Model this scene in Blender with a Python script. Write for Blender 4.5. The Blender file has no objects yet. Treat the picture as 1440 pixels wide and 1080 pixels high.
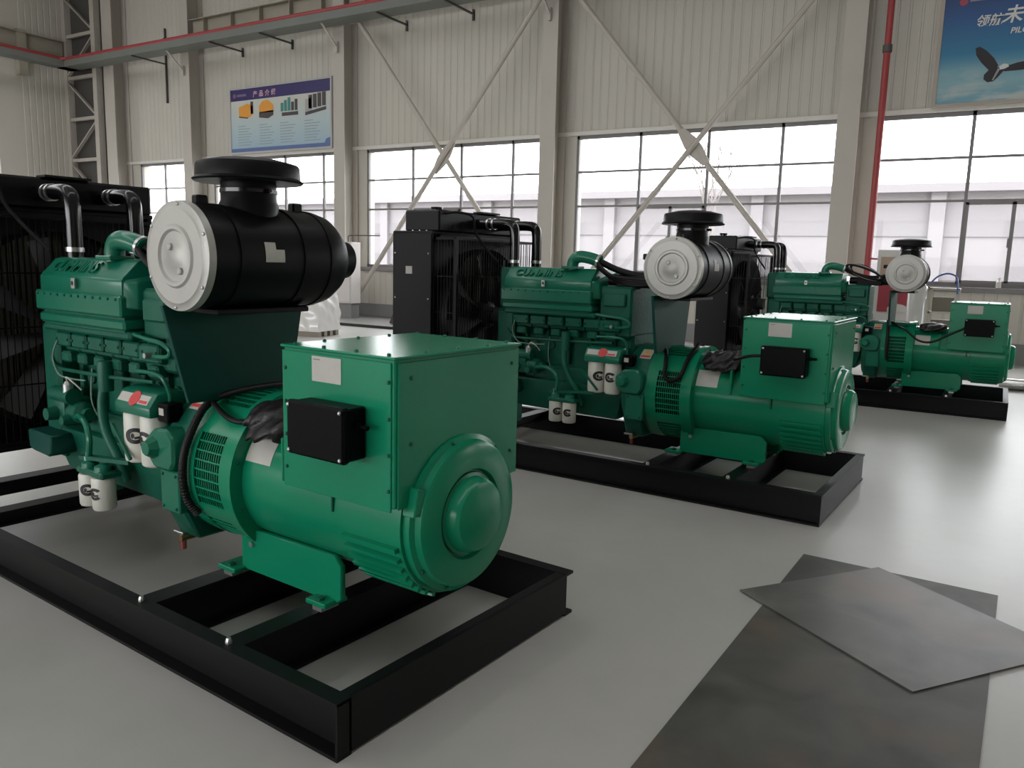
import bpy, bmesh, math, random
from mathutils import Vector, Matrix
R = math.radians
random.seed(7)
C = bpy.context.scene.collection
SC = bpy.context.scene

# ------------------------------------------------------------------ camera
YAW, PITCH, ROLL, HEIGHT = 0.539824454, 0.151454706, 0.0260675487, 1.5
cam = bpy.data.objects.new('camera', bpy.data.cameras.new('camera')); C.objects.link(cam)
cy, sy, cp, sp_ = math.cos(YAW), math.sin(YAW), math.cos(PITCH), math.sin(PITCH)
fwd = Vector((-sy*cp, cy*cp, -sp_)); rt = Vector((cy, sy, 0)); up = rt.cross(fwd)
r2 = rt*math.cos(ROLL) + up*math.sin(ROLL); u2 = -rt*math.sin(ROLL) + up*math.cos(ROLL)
mw = Matrix((r2, u2, -fwd)).transposed().to_4x4(); mw.translation = Vector((0, 0, HEIGHT))
cam.matrix_world = mw
cam.data.sensor_fit = 'HORIZONTAL'; cam.data.sensor_width = 36; cam.data.lens = 1121.5*36/1440
cam.data.clip_start = 0.05; cam.data.clip_end = 400
SC.camera = cam

# ------------------------------------------------------------------ world, light, exposure
w = bpy.data.worlds.new('overcast_sky'); SC.world = w; w.use_nodes = True
bg = w.node_tree.nodes['Background']; bg.inputs[0].default_value = (0.97, 0.98, 1.0, 1); bg.inputs[1].default_value = 4.6
SC.view_settings.view_transform = 'Standard'; SC.view_settings.look = 'None'
SC.view_settings.exposure = 0.9; SC.view_settings.gamma = 1.0; SC.view_settings.use_curve_mapping = False
SC.cycles.max_bounces = 8; SC.cycles.diffuse_bounces = 5; SC.cycles.glossy_bounces = 4
SC.cycles.transparent_max_bounces = 12; SC.cycles.caustics_reflective = False; SC.cycles.caustics_refractive = False
SC.cycles.sample_clamp_indirect = 6

def portal(loc, rot, sx, sy):
    l = bpy.data.lights.new('window_portal', 'AREA'); l.shape = 'RECTANGLE'; l.size = sx; l.size_y = sy
    l.cycles.is_portal = True
    o = bpy.data.objects.new('window_portal', l); C.objects.link(o); o.location = loc; o.rotation_euler = rot

XL, XR, YN, YB, ZC = -25.9, 9.5, -13.0, 15.8, 10.0      # hall shell
SKYL = [(-21.0, 1.6), (-11.0, .8), (0.0, .5)]   # unseen roof lights, added and sized for their light: x centre, width
SKY_Y = (-10.0, 10.0)
for x, wd in SKYL:
    portal((x, sum(SKY_Y)/2, ZC-0.02), (0, 0, 0), wd, SKY_Y[1]-SKY_Y[0])
COLX = [-20.15, -14.35, -8.45, -2.5, 3.4, 9.2]
WZ0, WZ1 = 1.32, 4.2
WINS = [(-23.1, -20.15)] + [(c+.45, c+5.85) for c in COLX[:-1]]
for a, b in WINS:
    portal(((a+b)/2, YB+.25, (WZ0+WZ1)/2), (R(-90), 0, 0), b-a, WZ1-WZ0)
NWIN = (-22.0, 0.0, 1.2, 4.0)
portal(((NWIN[0]+NWIN[1])/2, YN-.1, (NWIN[2]+NWIN[3])/2), (R(90), 0, 0), NWIN[1]-NWIN[0], NWIN[3]-NWIN[2])
RWIN = (12.0, 14.0, 1.0, 3.2)
portal((XR+.1, (RWIN[0]+RWIN[1])/2, (RWIN[2]+RWIN[3])/2), (0, R(90), 0), RWIN[3]-RWIN[2], RWIN[1]-RWIN[0])

# ------------------------------------------------------------------ materials
def srgb(r, g, b):
    f = lambda c: (c/255/12.92) if c/255 <= .04045 else ((c/255+.055)/1.055)**2.4
    return (f(r), f(g), f(b), 1)
def mat(name, col, rough=.5, metal=0., spec=.5, coat=0., var=0., vscale=6., bump=0., bscale=60., rvar=0.):
    m = bpy.data.materials.new(name); m.use_nodes = True
    nt = m.node_tree; b = nt.nodes['Principled BSDF']
    b.inputs['Base Color'].default_value = col; b.inputs['Roughness'].default_value = rough
    b.inputs['Metallic'].default_value = metal; b.inputs['Specular IOR Level'].default_value = spec
    b.inputs['Coat Weight'].default_value = coat; b.inputs['Coat Roughness'].default_value = .12
    if var or rvar or bump:
        tc = nt.nodes.new('ShaderNodeTexCoord')
    if var or rvar:
        n = nt.nodes.new('ShaderNodeTexNoise'); n.inputs['Scale'].default_value = vscale; n.inputs['Detail'].default_value = 5
        nt.links.new(tc.outputs['Object'], n.inputs['Vector'])
        if var:
            mx = nt.nodes.new('ShaderNodeMix'); mx.data_type = 'RGBA'; mx.inputs[0].default_value = 1
            mx.inputs[6].default_value = tuple(c*(1-var) for c in col[:3])+(1,)
            mx.inputs[7].default_value = tuple(min(1, c*(1+var)) for c in col[:3])+(1,)
            nt.links.new(n.outputs[0], mx.inputs[0]); nt.links.new(mx.outputs[2], b.inputs['Base Color'])
        if rvar:
            mr = nt.nodes.new('ShaderNodeMapRange'); mr.inputs[3].default_value = max(.02, rough-rvar); mr.inputs[4].default_value = rough+rvar
            nt.links.new(n.outputs[0], mr.inputs[0]); nt.links.new(mr.outputs[0], b.inputs['Roughness'])
    if bump:
        n2 = nt.nodes.new('ShaderNodeTexNoise'); n2.inputs['Scale'].default_value = bscale; n2.inputs['Detail'].default_value = 4
        nt.links.new(tc.outputs['Object'], n2.inputs['Vector'])
        bp = nt.nodes.new('ShaderNodeBump'); bp.inputs['Strength'].default_value = bump; bp.inputs['Distance'].default_value = .01
        nt.links.new(n2.outputs[0], bp.inputs['Height']); nt.links.new(bp.outputs[0], b.inputs['Normal'])
    return m
GREEN = mat('green_enamel', (.006, .225, .115, 1), .24, spec=.22, coat=.06, var=.06, vscale=3)
GREENE = mat('green_engine_shaded', (.006, .15, .088, 1), .3, spec=.35, coat=.15, var=.08, vscale=4)  # engine green, its colour darkened for the weaker light it gets
GREENB = mat('green_cast_shaded', (.005, .105, .064, 1), .42, spec=.3, var=.22, vscale=9, bump=.25, bscale=35)  # rough casting green, base lowered to carry the shade low on the engine
GREEND = mat('shaded_green_plate', (.005, .062, .048, 1), .45, spec=.22, var=.08)  # shade on the air cleaner plate is put into this darker green
BLACK = mat('black_frame_paint', (.0024, .0024, .0026, 1), .5, spec=.22, var=.4, vscale=5)
BLACKS = mat('black_satin_sheet', (.005, .005, .0055, 1), .42, spec=.18, var=.15, vscale=2)
BLACKG = mat('black_gloss_tube', (.004, .004, .005, 1), .2)
RUBBER = mat('black_corrugated_rubber', (.006, .005, .005, 1), .55, spec=.3)
PLASTIC = mat('black_moulded_plastic', (.002, .002, .0025, 1), .4, spec=.08)
BAGM = mat('black_bag_film', (.007, .005, .0055, 1), .45, bump=.5, bscale=30)
SILVER = mat('galvanised_cap', (.46, .45, .42, 1), .45, metal=.35, var=.07, vscale=6, bump=.06, bscale=120)
STEEL = mat('bright_steel', (.55, .55, .54, 1), .3, metal=.9)
BRASS = mat('brass_fitting', (.55, .38, .2, 1), .3, metal=.9)
WHITE = mat('white_filter_enamel', (.68, .67, .60, 1), .35, var=.03)
PAPER = mat('sticker_paper', (.52, .50, .46, 1), .6, var=.08, vscale=25)
INK = mat('black_print', (.01, .01, .01, 1), .5)
GREYINK = mat('grey_print', (.22, .22, .21, 1), .6)
REDP = mat('red_print', (.62, .05, .05, 1), .5)
YELLOW = mat('yellow_print', (.75, .50, .05, 1), .5)
CORE = mat('radiator_core_fins', (.17, .145, .11, 1), .7, var=.25, vscale=30)
FANM = mat('grey_fan_plastic', (.035, .033, .034, 1), .5)
WALLM = mat('cream_wall_sheet', (.50, .475, .42, 1), .55, var=.05, vscale=.7)
WALLG = mat('grey_plinth_paint', (.20, .20, .195, 1), .6, var=.1, vscale=3)
COLM = mat('cream_column_paint', (.44, .405, .36, 1), .5, var=.08, vscale=1.5)
CEILM = mat('white_roof_sheet', (.6, .6, .58, 1), .6)
TRIMM = mat('white_trim_paint', (.62, .60, .55, 1), .5)
FRAMEM = mat('grey_window_alloy', (.19, .18, .18, 1), .45)
LACEM = mat('lacing_paint', (.42, .385, .34, 1), .5, var=.1)
TRAYM = mat('grey_green_tray', (.15, .16, .145, 1), .5, var=.1, vscale=2)
REDPIPE = mat('red_fire_pipe', (.30, .035, .038, 1), .45, var=.1)
BRACKM = mat('dark_bracket_steel', (.07, .065, .06, 1), .5)
BEAMM = mat('tan_beam_paint', (.34, .31, .25, 1), .5, var=.12, vscale=2)
CONC = mat('yard_concrete', (.36, .35, .34, 1), .9, var=.1, vscale=.5)
FACADE = mat('pale_facade', (.205, .19, .198, 1), .8, var=.04, vscale=.4)
FACADEB = mat('grey_facade_band', (.17, .158, .166, 1), .8)
BARK = mat('bare_tree_bark', (.2, .18, .175, 1), .9)
LINEM = mat('pale_green_line', (.20, .30, .24, 1), .4)
BLUE = mat('blue_air_hose', (.06, .12, .4, 1), .35)
CABW = mat('white_cabinet_paint', (.62, .58, .56, 1), .45)
CABR = mat('red_cabinet_print', (.36, .05, .07, 1), .45)
SHELFM = mat('beige_rack_paint', (.55, .50, .43, 1), .5)
BROWNM = mat('brown_carton', (.22, .19, .15, 1), .7)  # plain brown of the cartons and pallet boards

def floor_material():
    m = bpy.data.materials.new('grey_epoxy_floor'); m.use_nodes = True
    nt = m.node_tree; b = nt.nodes['Principled BSDF']
    tc = nt.nodes.new('ShaderNodeTexCoord')
    n1 = nt.nodes.new('ShaderNodeTexNoise'); n1.inputs['Scale'].default_value = .9; n1.inputs['Detail'].default_value = 6
    n2 = nt.nodes.new('ShaderNodeTexNoise'); n2.inputs['Scale'].default_value = 7; n2.inputs['Detail'].default_value = 8
    for n in (n1, n2): nt.links.new(tc.outputs['Object'], n.inputs['Vector'])
    r1 = nt.nodes.new('ShaderNodeValToRGB'); r1.color_ramp.elements[0].position = .3; r1.color_ramp.elements[1].position = .7
    r1.color_ramp.elements[0].color = (.40, .392, .37, 1); r1.color_ramp.elements[1].color = (.455, .445, .42, 1)
    nt.links.new(n1.outputs[0], r1.inputs[0])
    r2_ = nt.nodes.new('ShaderNodeValToRGB'); r2_.color_ramp.elements[0].position = .30; r2_.color_ramp.elements[1].position = .55
    r2_.color_ramp.elements[0].color = (.97, .97, .96, 1); r2_.color_ramp.elements[1].color = (1, 1, 1, 1)
    nt.links.new(n2.outputs[0], r2_.inputs[0])
    mx = nt.nodes.new('ShaderNodeMix'); mx.data_type = 'RGBA'; mx.blend_type = 'MULTIPLY'; mx.inputs[0].default_value = 1
    nt.links.new(r1.outputs[0], mx.inputs[6]); nt.links.new(r2_.outputs[0], mx.inputs[7]); nt.links.new(mx.outputs[2], b.inputs['Base Color'])
    mr = nt.nodes.new('ShaderNodeMapRange'); mr.inputs[3].default_value = .30; mr.inputs[4].default_value = .36; b.inputs['Specular IOR Level'].default_value = .42
    nt.links.new(n1.outputs[0], mr.inputs[0]); nt.links.new(mr.outputs[0], b.inputs['Roughness'])
    return m
FLOORM = floor_material()
def steel_sheet_material(name, c0, c1, rust, rough):
    m = bpy.data.materials.new(name); m.use_nodes = True
    nt = m.node_tree; b = nt.nodes['Principled BSDF']; b.inputs['Roughness'].default_value = rough; b.inputs['Specular IOR Level'].default_value = .5
    tc = nt.nodes.new('ShaderNodeTexCoord')
    n1 = nt.nodes.new('ShaderNodeTexNoise'); n1.inputs['Scale'].default_value = 3.2; n1.inputs['Detail'].default_value = 7; n1.inputs['Distortion'].default_value = .6
    n2 = nt.nodes.new('ShaderNodeTexNoise'); n2.inputs['Scale'].default_value = 1.7; n2.inputs['Detail'].default_value = 5
    for n in (n1, n2): nt.links.new(tc.outputs['Object'], n.inputs['Vector'])
    r1 = nt.nodes.new('ShaderNodeValToRGB'); r1.color_ramp.elements[0].position = .3; r1.color_ramp.elements[1].position = .72
    r1.color_ramp.elements[0].color = c0; r1.color_ramp.elements[1].color = c1
    nt.links.new(n1.outputs[0], r1.inputs[0])
    r3 = nt.nodes.new('ShaderNodeValToRGB'); r3.color_ramp.elements[0].position = .5; r3.color_ramp.elements[1].position = .68
    r3.color_ramp.elements[0].color = (0, 0, 0, 1); r3.color_ramp.elements[1].color = (1, 1, 1, 1)
    nt.links.new(n2.outputs[0], r3.inputs[0])
    mx = nt.nodes.new('ShaderNodeMix'); mx.data_type = 'RGBA'; mx.inputs[7].default_value = rust
    nt.links.new(r3.outputs[0], mx.inputs[0]); nt.links.new(r1.outputs[0], mx.inputs[6]); nt.links.new(mx.outputs[2], b.inputs['Base Color'])
    return m
SHEET1 = steel_sheet_material('dark_mill_scale_steel', (.034, .032, .028, 1), (.088, .084, .074, 1), (.10, .075, .052, 1), .55)
SHEET2 = steel_sheet_material('grey_mill_scale_steel', (.07, .067, .061, 1), (.145, .138, .128, 1), (.16, .12, .098, 1), .42)
def glass_material():
    m = bpy.data.materials.new('window_glass'); m.use_nodes = True
    nt = m.node_tree; nt.nodes.clear()
    o = nt.nodes.new('ShaderNodeOutputMaterial'); t = nt.nodes.new('ShaderNodeBsdfTransparent'); g = nt.nodes.new('ShaderNodeBsdfGlossy')
    t.inputs[0].default_value = (.93, .94, .94, 1); g.inputs['Roughness'].default_value = .05
    mx = nt.nodes.new('ShaderNodeMixShader'); fr = nt.nodes.new('ShaderNodeFresnel'); fr.inputs[0].default_value = 1.3
    gm = nt.nodes.new('ShaderNodeNewGeometry'); iv = nt.nodes.new('ShaderNodeMath'); iv.operation = 'SUBTRACT'; iv.inputs[0].default_value = 1
    mu = nt.nodes.new('ShaderNodeMath'); mu.operation = 'MULTIPLY'; nt.links.new(gm.outputs['Backfacing'], iv.inputs[1]); nt.links.new(iv.outputs[0], mu.inputs[0]); nt.links.new(fr.outputs[0], mu.inputs[1])
    nt.links.new(mu.outputs[0], mx.inputs[0]); nt.links.new(t.outputs[0], mx.inputs[1]); nt.links.new(g.outputs[0], mx.inputs[2]); nt.links.new(mx.outputs[0], o.inputs[0])
    return m
GLASS = glass_material()
def film_material():
    m = bpy.data.materials.new('clear_wrap_film'); m.use_nodes = True
    b = m.node_tree.nodes['Principled BSDF']
    b.inputs['Base Color'].default_value = (.62, .60, .58, 1); b.inputs['Roughness'].default_value = .25; b.inputs['Coat Weight'].default_value = .6
    return m
FILM = film_material()

# ------------------------------------------------------------------ mesh helpers
def spline(pts, k=6):
    P = [Vector(p) for p in pts]; out = []
    for i in range(len(P)-1):
        p0 = P[max(i-1, 0)]; p1 = P[i]; p2 = P[i+1]; p3 = P[min(i+2, len(P)-1)]
        for j in range(k):
            t = j/k
            out.append(.5*((2*p1)+(p2-p0)*t+(2*p0-5*p1+4*p2-p3)*t*t+(3*p1-p0-3*p2+p3)*t**3))
    out.append(P[-1]); return out
class M:
    def __init__(s): s.v = []; s.f = []
    def add(s, vs, fs):
        n = len(s.v); s.v += [tuple(v) for v in vs]; s.f += [tuple(i+n for i in f) for f in fs]; return s
    def box(s, x0, y0, z0, x1, y1, z1, b=0, seg=1):
        x0, x1 = sorted((x0, x1)); y0, y1 = sorted((y0, y1)); z0, z1 = sorted((z0, z1))
        vs = [(x0, y0, z0), (x1, y0, z0), (x1, y1, z0), (x0, y1, z0), (x0, y0, z1), (x1, y0, z1), (x1, y1, z1), (x0, y1, z1)]
        fs = [(3, 2, 1, 0), (4, 5, 6, 7), (0, 1, 5, 4), (1, 2, 6, 5), (2, 3, 7, 6), (3, 0, 4, 7)]
        if not b: return s.add(vs, fs)
        return s.bev(vs, fs, b, seg)
    def bev(s, vs, fs, b, seg=1):
        bm = bmesh.new(); q = [bm.verts.new(v) for v in vs]
        for f in fs: bm.faces.new([q[i] for i in f])
        bmesh.ops.bevel(bm, geom=bm.edges[:], offset=b, segments=seg, affect='EDGES', profile=.5)
        bm.verts.index_update()
        s.add([v.co[:] for v in bm.verts], [[v.index for v in f.verts] for f in bm.faces]); bm.free(); return s
    def prism(s, poly, axis, a, b, bevel=0, seg=1):
        # poly: list of 2D points in the other two axes (x: (y,z), y: (x,z), z: (x,y))
        def P(p, t): return (t, p[0], p[1]) if axis == 'x' else (p[0], t, p[1]) if axis == 'y' else (p[0], p[1], t)
        n = len(poly); vs = [P(p, a) for p in poly]+[P(p, b) for p in poly]
        fs = [tuple(range(n))[::-1], tuple(range(n, 2*n))]+[(i, (i+1) % n, (i+1) % n+n, i+n) for i in range(n)]
        if bevel: return s.bev(vs, fs, bevel, seg)
        return s.add(vs, fs)
    def bar(s, p, q, wd, ht, upv=(0, 0, 1)):
        p, q = Vector(p), Vector(q); d = (q-p).normalized(); uv = Vector(upv)
        sd = d.cross(uv)
        if sd.length < 1e-4: sd = d.cross(Vector((1, 0, 0)))
        sd.normalize(); uv = sd.cross(d)
        vs = []
        for e in (p, q):
            for a, b in ((-1, -1), (1, -1), (1, 1), (-1, 1)): vs.append(e+sd*a*wd/2+uv*b*ht/2)
        return s.add(vs, [(0, 1, 2, 3), (7, 6, 5, 4), (0, 4, 5, 1), (1, 5, 6, 2), (2, 6, 7, 3), (3, 7, 4, 0)])
    def tube(s, pts, r, n=10, closed=False):
        P = [Vector(p) for p in pts]; m = len(P)
        rr = r if isinstance(r, (list, tuple)) else [r]*m
        T = []
        for i in range(m):
            a = P[(i-1) % m] if closed else P[max(i-1, 0)]; b = P[(i+1) % m] if closed else P[min(i+1, m-1)]
            T.append((b-a).normalized())
        nv = T[0].orthogonal().normalized(); vs = []; fs = []
        for i in range(m):
            nv = (nv-T[i]*nv.dot(T[i])).normalized(); bv = T[i].cross(nv)
            for k in range(n):
                a = 2*math.pi*k/n; vs.append(P[i]+(nv*math.cos(a)+bv*math.sin(a))*rr[i])
        for i in range(m if closed else m-1):
            j = (i+1) % m
            for k in range(n): fs.append((i*n+k, i*n+(k+1) % n, j*n+(k+1) % n, j*n+k))
        if not closed: fs += [tuple(range(n))[::-1], tuple((m-1)*n+k for k in range(n))]
        return s.add(vs, fs)
    def lathe(s, prof, o, axis='z', n=32, a0=0, a1=360):
        o = Vector(o); full = abs(a1-a0-360) < 1e-6; k = n if full else n+1; vs = []; fs = []
        for t, r in prof:
            for i in range(k):
                a = R(a0+(a1-a0)*i/n); c, q = r*math.cos(a), r*math.sin(a)
                vs.append(o+Vector((t, c, q) if axis == 'x' else (q, t, c) if axis == 'y' else (c, q, t)))
        for i in range(len(prof)-1):
            for j in range(n):
                b = (j+1) % k; fs.append((i*k+j, i*k+b, (i+1)*k+b, (i+1)*k+j))
        if full:
            if prof[0][1] > 1e-6: fs.append(tuple(range(n))[::-1])
            if prof[-1][1] > 1e-6: fs.append(tuple((len(prof)-1)*k+j for j in range(n)))
        return s.add(vs, fs)
    def sheet(s, fn, nu, nv, th):
        # curved plate: fn(u,v) -> (point, normal)
        top = []; bot = []
        for j in range(nv+1):
            for i in range(nu+1):
                p, nn = fn(i/nu, j/nv); p = Vector(p); nn = Vector(nn); top.append(p+nn*th); bot.append(p)
        k = nu+1; N = len(top); fs = []
        for j in range(nv):
            for i in range(nu):
                a = j*k+i; fs.append((a, a+1, a+k+1, a+k)); fs.append((N+a+k, N+a+k+1, N+a+1, N+a))
        rim = [i for i in range(k)]+[j*k+nu for j in range(1, nv+1)]+[nv*k+i for i in range(nu-1, -1, -1)]+[j*k for j in range(nv-1, 0, -1)]
        for a, b in zip(rim, rim[1:]+rim[:1]): fs.append((b, a, N+a, N+b))
        return s.add(top+bot, fs)
    def mesh(s, name, m, smooth=35):
        me = bpy.data.meshes.new(name); me.from_pydata(s.v, [], s.f)
        bm = bmesh.new(); bm.from_mesh(me); bmesh.ops.remove_doubles(bm, verts=bm.verts, dist=1e-6)
        bmesh.ops.recalc_face_normals(bm, faces=bm.faces); bm.to_mesh(me); bm.free()
        if smooth:
            me.polygons.foreach_set('use_smooth', [True]*len(me.polygons)); me.set_sharp_from_angle(angle=R(smooth))
        me.materials.append(m); me.update(); return me
def link(name, me, parent=None, loc=None, rot=None):
    o = bpy.data.objects.new(name, me); C.objects.link(o)
    if parent: o.parent = parent
    if loc is not None: o.location = loc
    if rot is not None: o.rotation_euler = rot
    return o
def P(name, b, m, parent=None, label=None, stuff=False, smooth=35):
    o = link(name, b.mesh(name, m, smooth), parent)
    if label: o['label'] = label
    if stuff: o['kind'] = 'stuff'
    return o
def tag(o, label, cat, group=None):
    o['label'] = label; o['category'] = cat
    if group: o['group'] = group
    return o
def struct(o): o['kind'] = 'structure'; return o
def empty(name, loc=(0, 0, 0), rz=0):
    o = bpy.data.objects.new(name, None); C.objects.link(o); o.location = loc; o.rotation_euler = (0, 0, rz); o.empty_display_size = .2; return o
def copy_tree(o, parent=None):
    c = o.copy(); C.objects.link(c)
    if parent: c.parent = parent
    for ch in list(o.children): copy_tree(ch, c)
    return c
def text_mesh(body, size, m, depth=.001, shear=0., bold=0.):
    cu = bpy.data.curves.new('lettering', 'FONT'); cu.body = body; cu.size = size; cu.extrude = depth; cu.shear = shear; cu.offset = bold
    cu.align_x = 'LEFT'; cu.resolution_u = 3
    o = bpy.data.objects.new('lettering', cu); C.objects.link(o)
    bpy.context.view_layer.update()
    me = bpy.data.meshes.new_from_object(o.evaluated_get(bpy.context.evaluated_depsgraph_get()))
    bpy.data.objects.remove(o); me.materials.clear(); me.materials.append(m); return me

# ------------------------------------------------------------------ hall shell (structure)
fl = P('floor', M().box(XL-.3, YN-.3, -.2, XR+.3, YB+.3, 0), FLOORM); struct(fl)
# back wall with window openings
b = M()
b.box(XL-.3, YB, 0, XR+.3, YB+.3, WZ0-.1); b.box(XL-.3, YB, WZ1+.02, XR+.3, YB+.3, ZC)
edges = [XL-.3]+[v for wn in WINS for v in wn]+[XR+.3]
for i in range(0, len(edges), 2):
    b.box(edges[i], YB, WZ0-.1, edges[i+1], YB+.3, WZ1+.02)
wall_back = struct(P('wall_back', b, WALLM))
def panel_mesh(wd, ht, name):
    b = M(); xs = []; n = 5; st = wd/n; d = .013
    for i in range(n):
        x = i*st; xs += [(x+.004, 0), (x+.012, -d), (x+st-.035, -d), (x+st-.027, -.004), (x+st-.004, -.004)]
    xs[0] = (0.003, -.002); xs[-1] = (wd-.003, -.004)
    vs = [(x, y, 0) for x, y in xs]+[(x, y, ht) for x, y in xs]; k = len(xs)
    b.add(vs, [(i, i+1, k+i+1, k+i) for i in range(k-1)])
    me = bpy.data.meshes.new(name); me.from_pydata(b.v, [], b.f); me.materials.append(WALLM); me.update(); return me
PW = .96
pm_hi = panel_mesh(PW, ZC-4.3, 'wall_panel'); pm_lo = panel_mesh(PW, .86, 'wall_panel')
pm_left = panel_mesh(PW, ZC-.36, 'wall_panel')
x = XL
while x+PW <= XR+.01:
    link('wall_panel', pm_hi, wall_back, (x, YB-.002, 4.29)); link('wall_panel', pm_lo, wall_back, (x, YB-.002, .36)); x += PW
struct(P('baseboard_back', M().box(XL, YB-.035, 0, XR, YB, .36), WALLG))
struct(P('trim_1', M().box(XL, YB-.06, WZ1+.0, XR, YB-.001, WZ1+.085, .008), TRIMM))
struct(P('trim_2', M().box(XL, YB-.07, WZ0-.13, XR, YB-.001, WZ0-.04, .008), FRAMEM))
# left (end) wall with one window
LW = (11.6, 13.1)
b = M()
b.box(XL-.3, YN, 0, XL, YB, WZ0); b.box(XL-.3, YN, WZ1, XL, YB, ZC); b.box(XL-.3, YN, WZ0, XL, LW[0], WZ1); b.box(XL-.3, LW[1], WZ0, XL, YB, WZ1)
wall_left = struct(P('wall_left', b, WALLM))
y = YB-PW
while y > 13.2:
    link('wall_panel', pm_left, wall_left, (XL+.002, y, .36), (0, 0, R(90))); y -= PW
pm_lh = panel_mesh(PW, ZC-WZ1-.08, 'wall_panel')
for yy in (LW[0]-.5, LW[0]+.46): link('wall_panel', pm_lh, wall_left, (XL+.002, yy, WZ1+.08), (0, 0, R(90)))
y = LW[0]-.5-PW
while y > 2:
    link('wall_panel', pm_left, wall_left, (XL+.002, y, .36), (0, 0, R(90))); y -= PW
struct(P('baseboard_left', M().box(XL, YN, 0, XL+.035, YB-.04, .36), WALLG))
w0 = struct(P('window_6', M().box(XL-.2, LW[0], WZ0, XL-.08, LW[0]+.06, WZ1).box(XL-.2, LW[1]-.08, WZ0, XL-.08, LW[1], WZ1).box(XL-.2, LW[0], WZ1-.08, XL-.08, LW[1], WZ1).box(XL-.2, LW[0], WZ0, XL-.08, LW[1], WZ0+.06), FRAMEM))
P('pane', M().box(XL-.15, LW[0]+.05, WZ0+.05, XL-.14, LW[1]-.07, WZ1-.07), GLASS, w0)
# near and right walls (behind the camera) with long windows, and the roof with the added roof lights
b = M()
b.box(XL-.3, YN-.3, 0, XR+.3, YN, NWIN[2]); b.box(XL-.3, YN-.3, NWIN[3], XR+.3, YN, ZC); b.box(XL-.3, YN-.3, NWIN[2], NWIN[0], YN, NWIN[3]); b.box(NWIN[1], YN-.3, NWIN[2], XR+.3, YN, NWIN[3])
struct(P('wall_near', b, WALLM))
b = M()
b.box(XR, YN, 0, XR+.3, YB, RWIN[2]); b.box(XR, YN, RWIN[3], XR+.3, YB, ZC); b.box(XR, YN, RWIN[2], XR+.3, RWIN[0], RWIN[3]); b.box(XR, RWIN[1], RWIN[2], XR+.3, YB, RWIN[3])
struct(P('wall_right', b, WALLM))
b = M(); e = XL-.3
b.box(XL-.3, YN-.3, ZC, XR+.3, SKY_Y[0], ZC+.2); b.box(XL-.3, SKY_Y[1], ZC, XR+.3, YB+.3, ZC+.2)
for xc, wd in SKYL:
    b.box(e, SKY_Y[0], ZC, xc-wd/2, SKY_Y[1], ZC+.2); e = xc+wd/2
b.box(e, SKY_Y[0], ZC, XR+.3, SKY_Y[1], ZC+.2)
struct(P('ceiling', b, CEILM))
# windows of the back wall: frame, mullions, panes
ROWS = [WZ1, 3.45, 2.73]
YF0, YF1 = YB+.02, YB+.085
for wi, (a, c) in enumerate(WINS):
    b = M().box(a, YF0, WZ1-.07, c, YF1, WZ1+.02).box(a, YF0, WZ0-.1, c, YF1, WZ0+.04).box(a, YF0, WZ0, a+.05, YF1, WZ1).box(c-.05, YF0, WZ0, c, YF1, WZ1)
    win = struct(P('window_%d' % (wi+1), b, FRAMEM))
    col = a-.45
    xs = [a]+[v for v in ((col+1.9, col+3.33, col+4.74) if wi else (-21.95, -20.85)) if a < v < c]+[c]
    for v in xs[1:-1]:
        P('mullion', M().box(v-.028, YF0, WZ0, v+.028, YF1-.01, WZ1), FRAMEM, win)
    for z in ROWS[1:]:
        P('mullion', M().box(a, YF0+.005, z-.022, c, YF1-.015, z+.022), FRAMEM, win)
    lv = [WZ0+.02]+ROWS[::-1]
    for i in range(len(xs)-1):
        for j in range(3):
            x0, x1, z0, z1 = xs[i]+.03, xs[i+1]-.03, lv[j]+.025, lv[j+1]-.025
            if i == 1 and j == 0 and wi:       # opening casement, two lights
                mid = (x0+x1)/2
                P('casement', M().box(x0-.02, YF0-.02, z1-.045, x1+.02, YF1-.02, z1+.03).box(x0-.02, YF0-.02, z0-.02, x0+.03, YF1-.02, z1).box(x1-.03, YF0-.02, z0-.02, x1+.02, YF1-.02, z1).box(x0, YF0-.02, z0-.03, x1, YF1-.02, z0+.03).box(mid-.03, YF0-.02, z0, mid+.03, YF1-.02, z1), FRAMEM, win)
                P('handle', M().box(mid-.05, YF0-.05, 1.95, mid-.03, YF0-.02, 2.1), FRAMEM, win)
                P('pane', M().box(x0, YF0+.03, z0, mid-.02, YF0+.036, z1), GLASS, win); P('pane', M().box(mid+.02, YF0+.03, z0, x1, YF0+.036, z1), GLASS, win)
            else:
                P('pane', M().box(x0, YF0+.03, z0, x1, YF0+.036, z1), GLASS, win)
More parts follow.
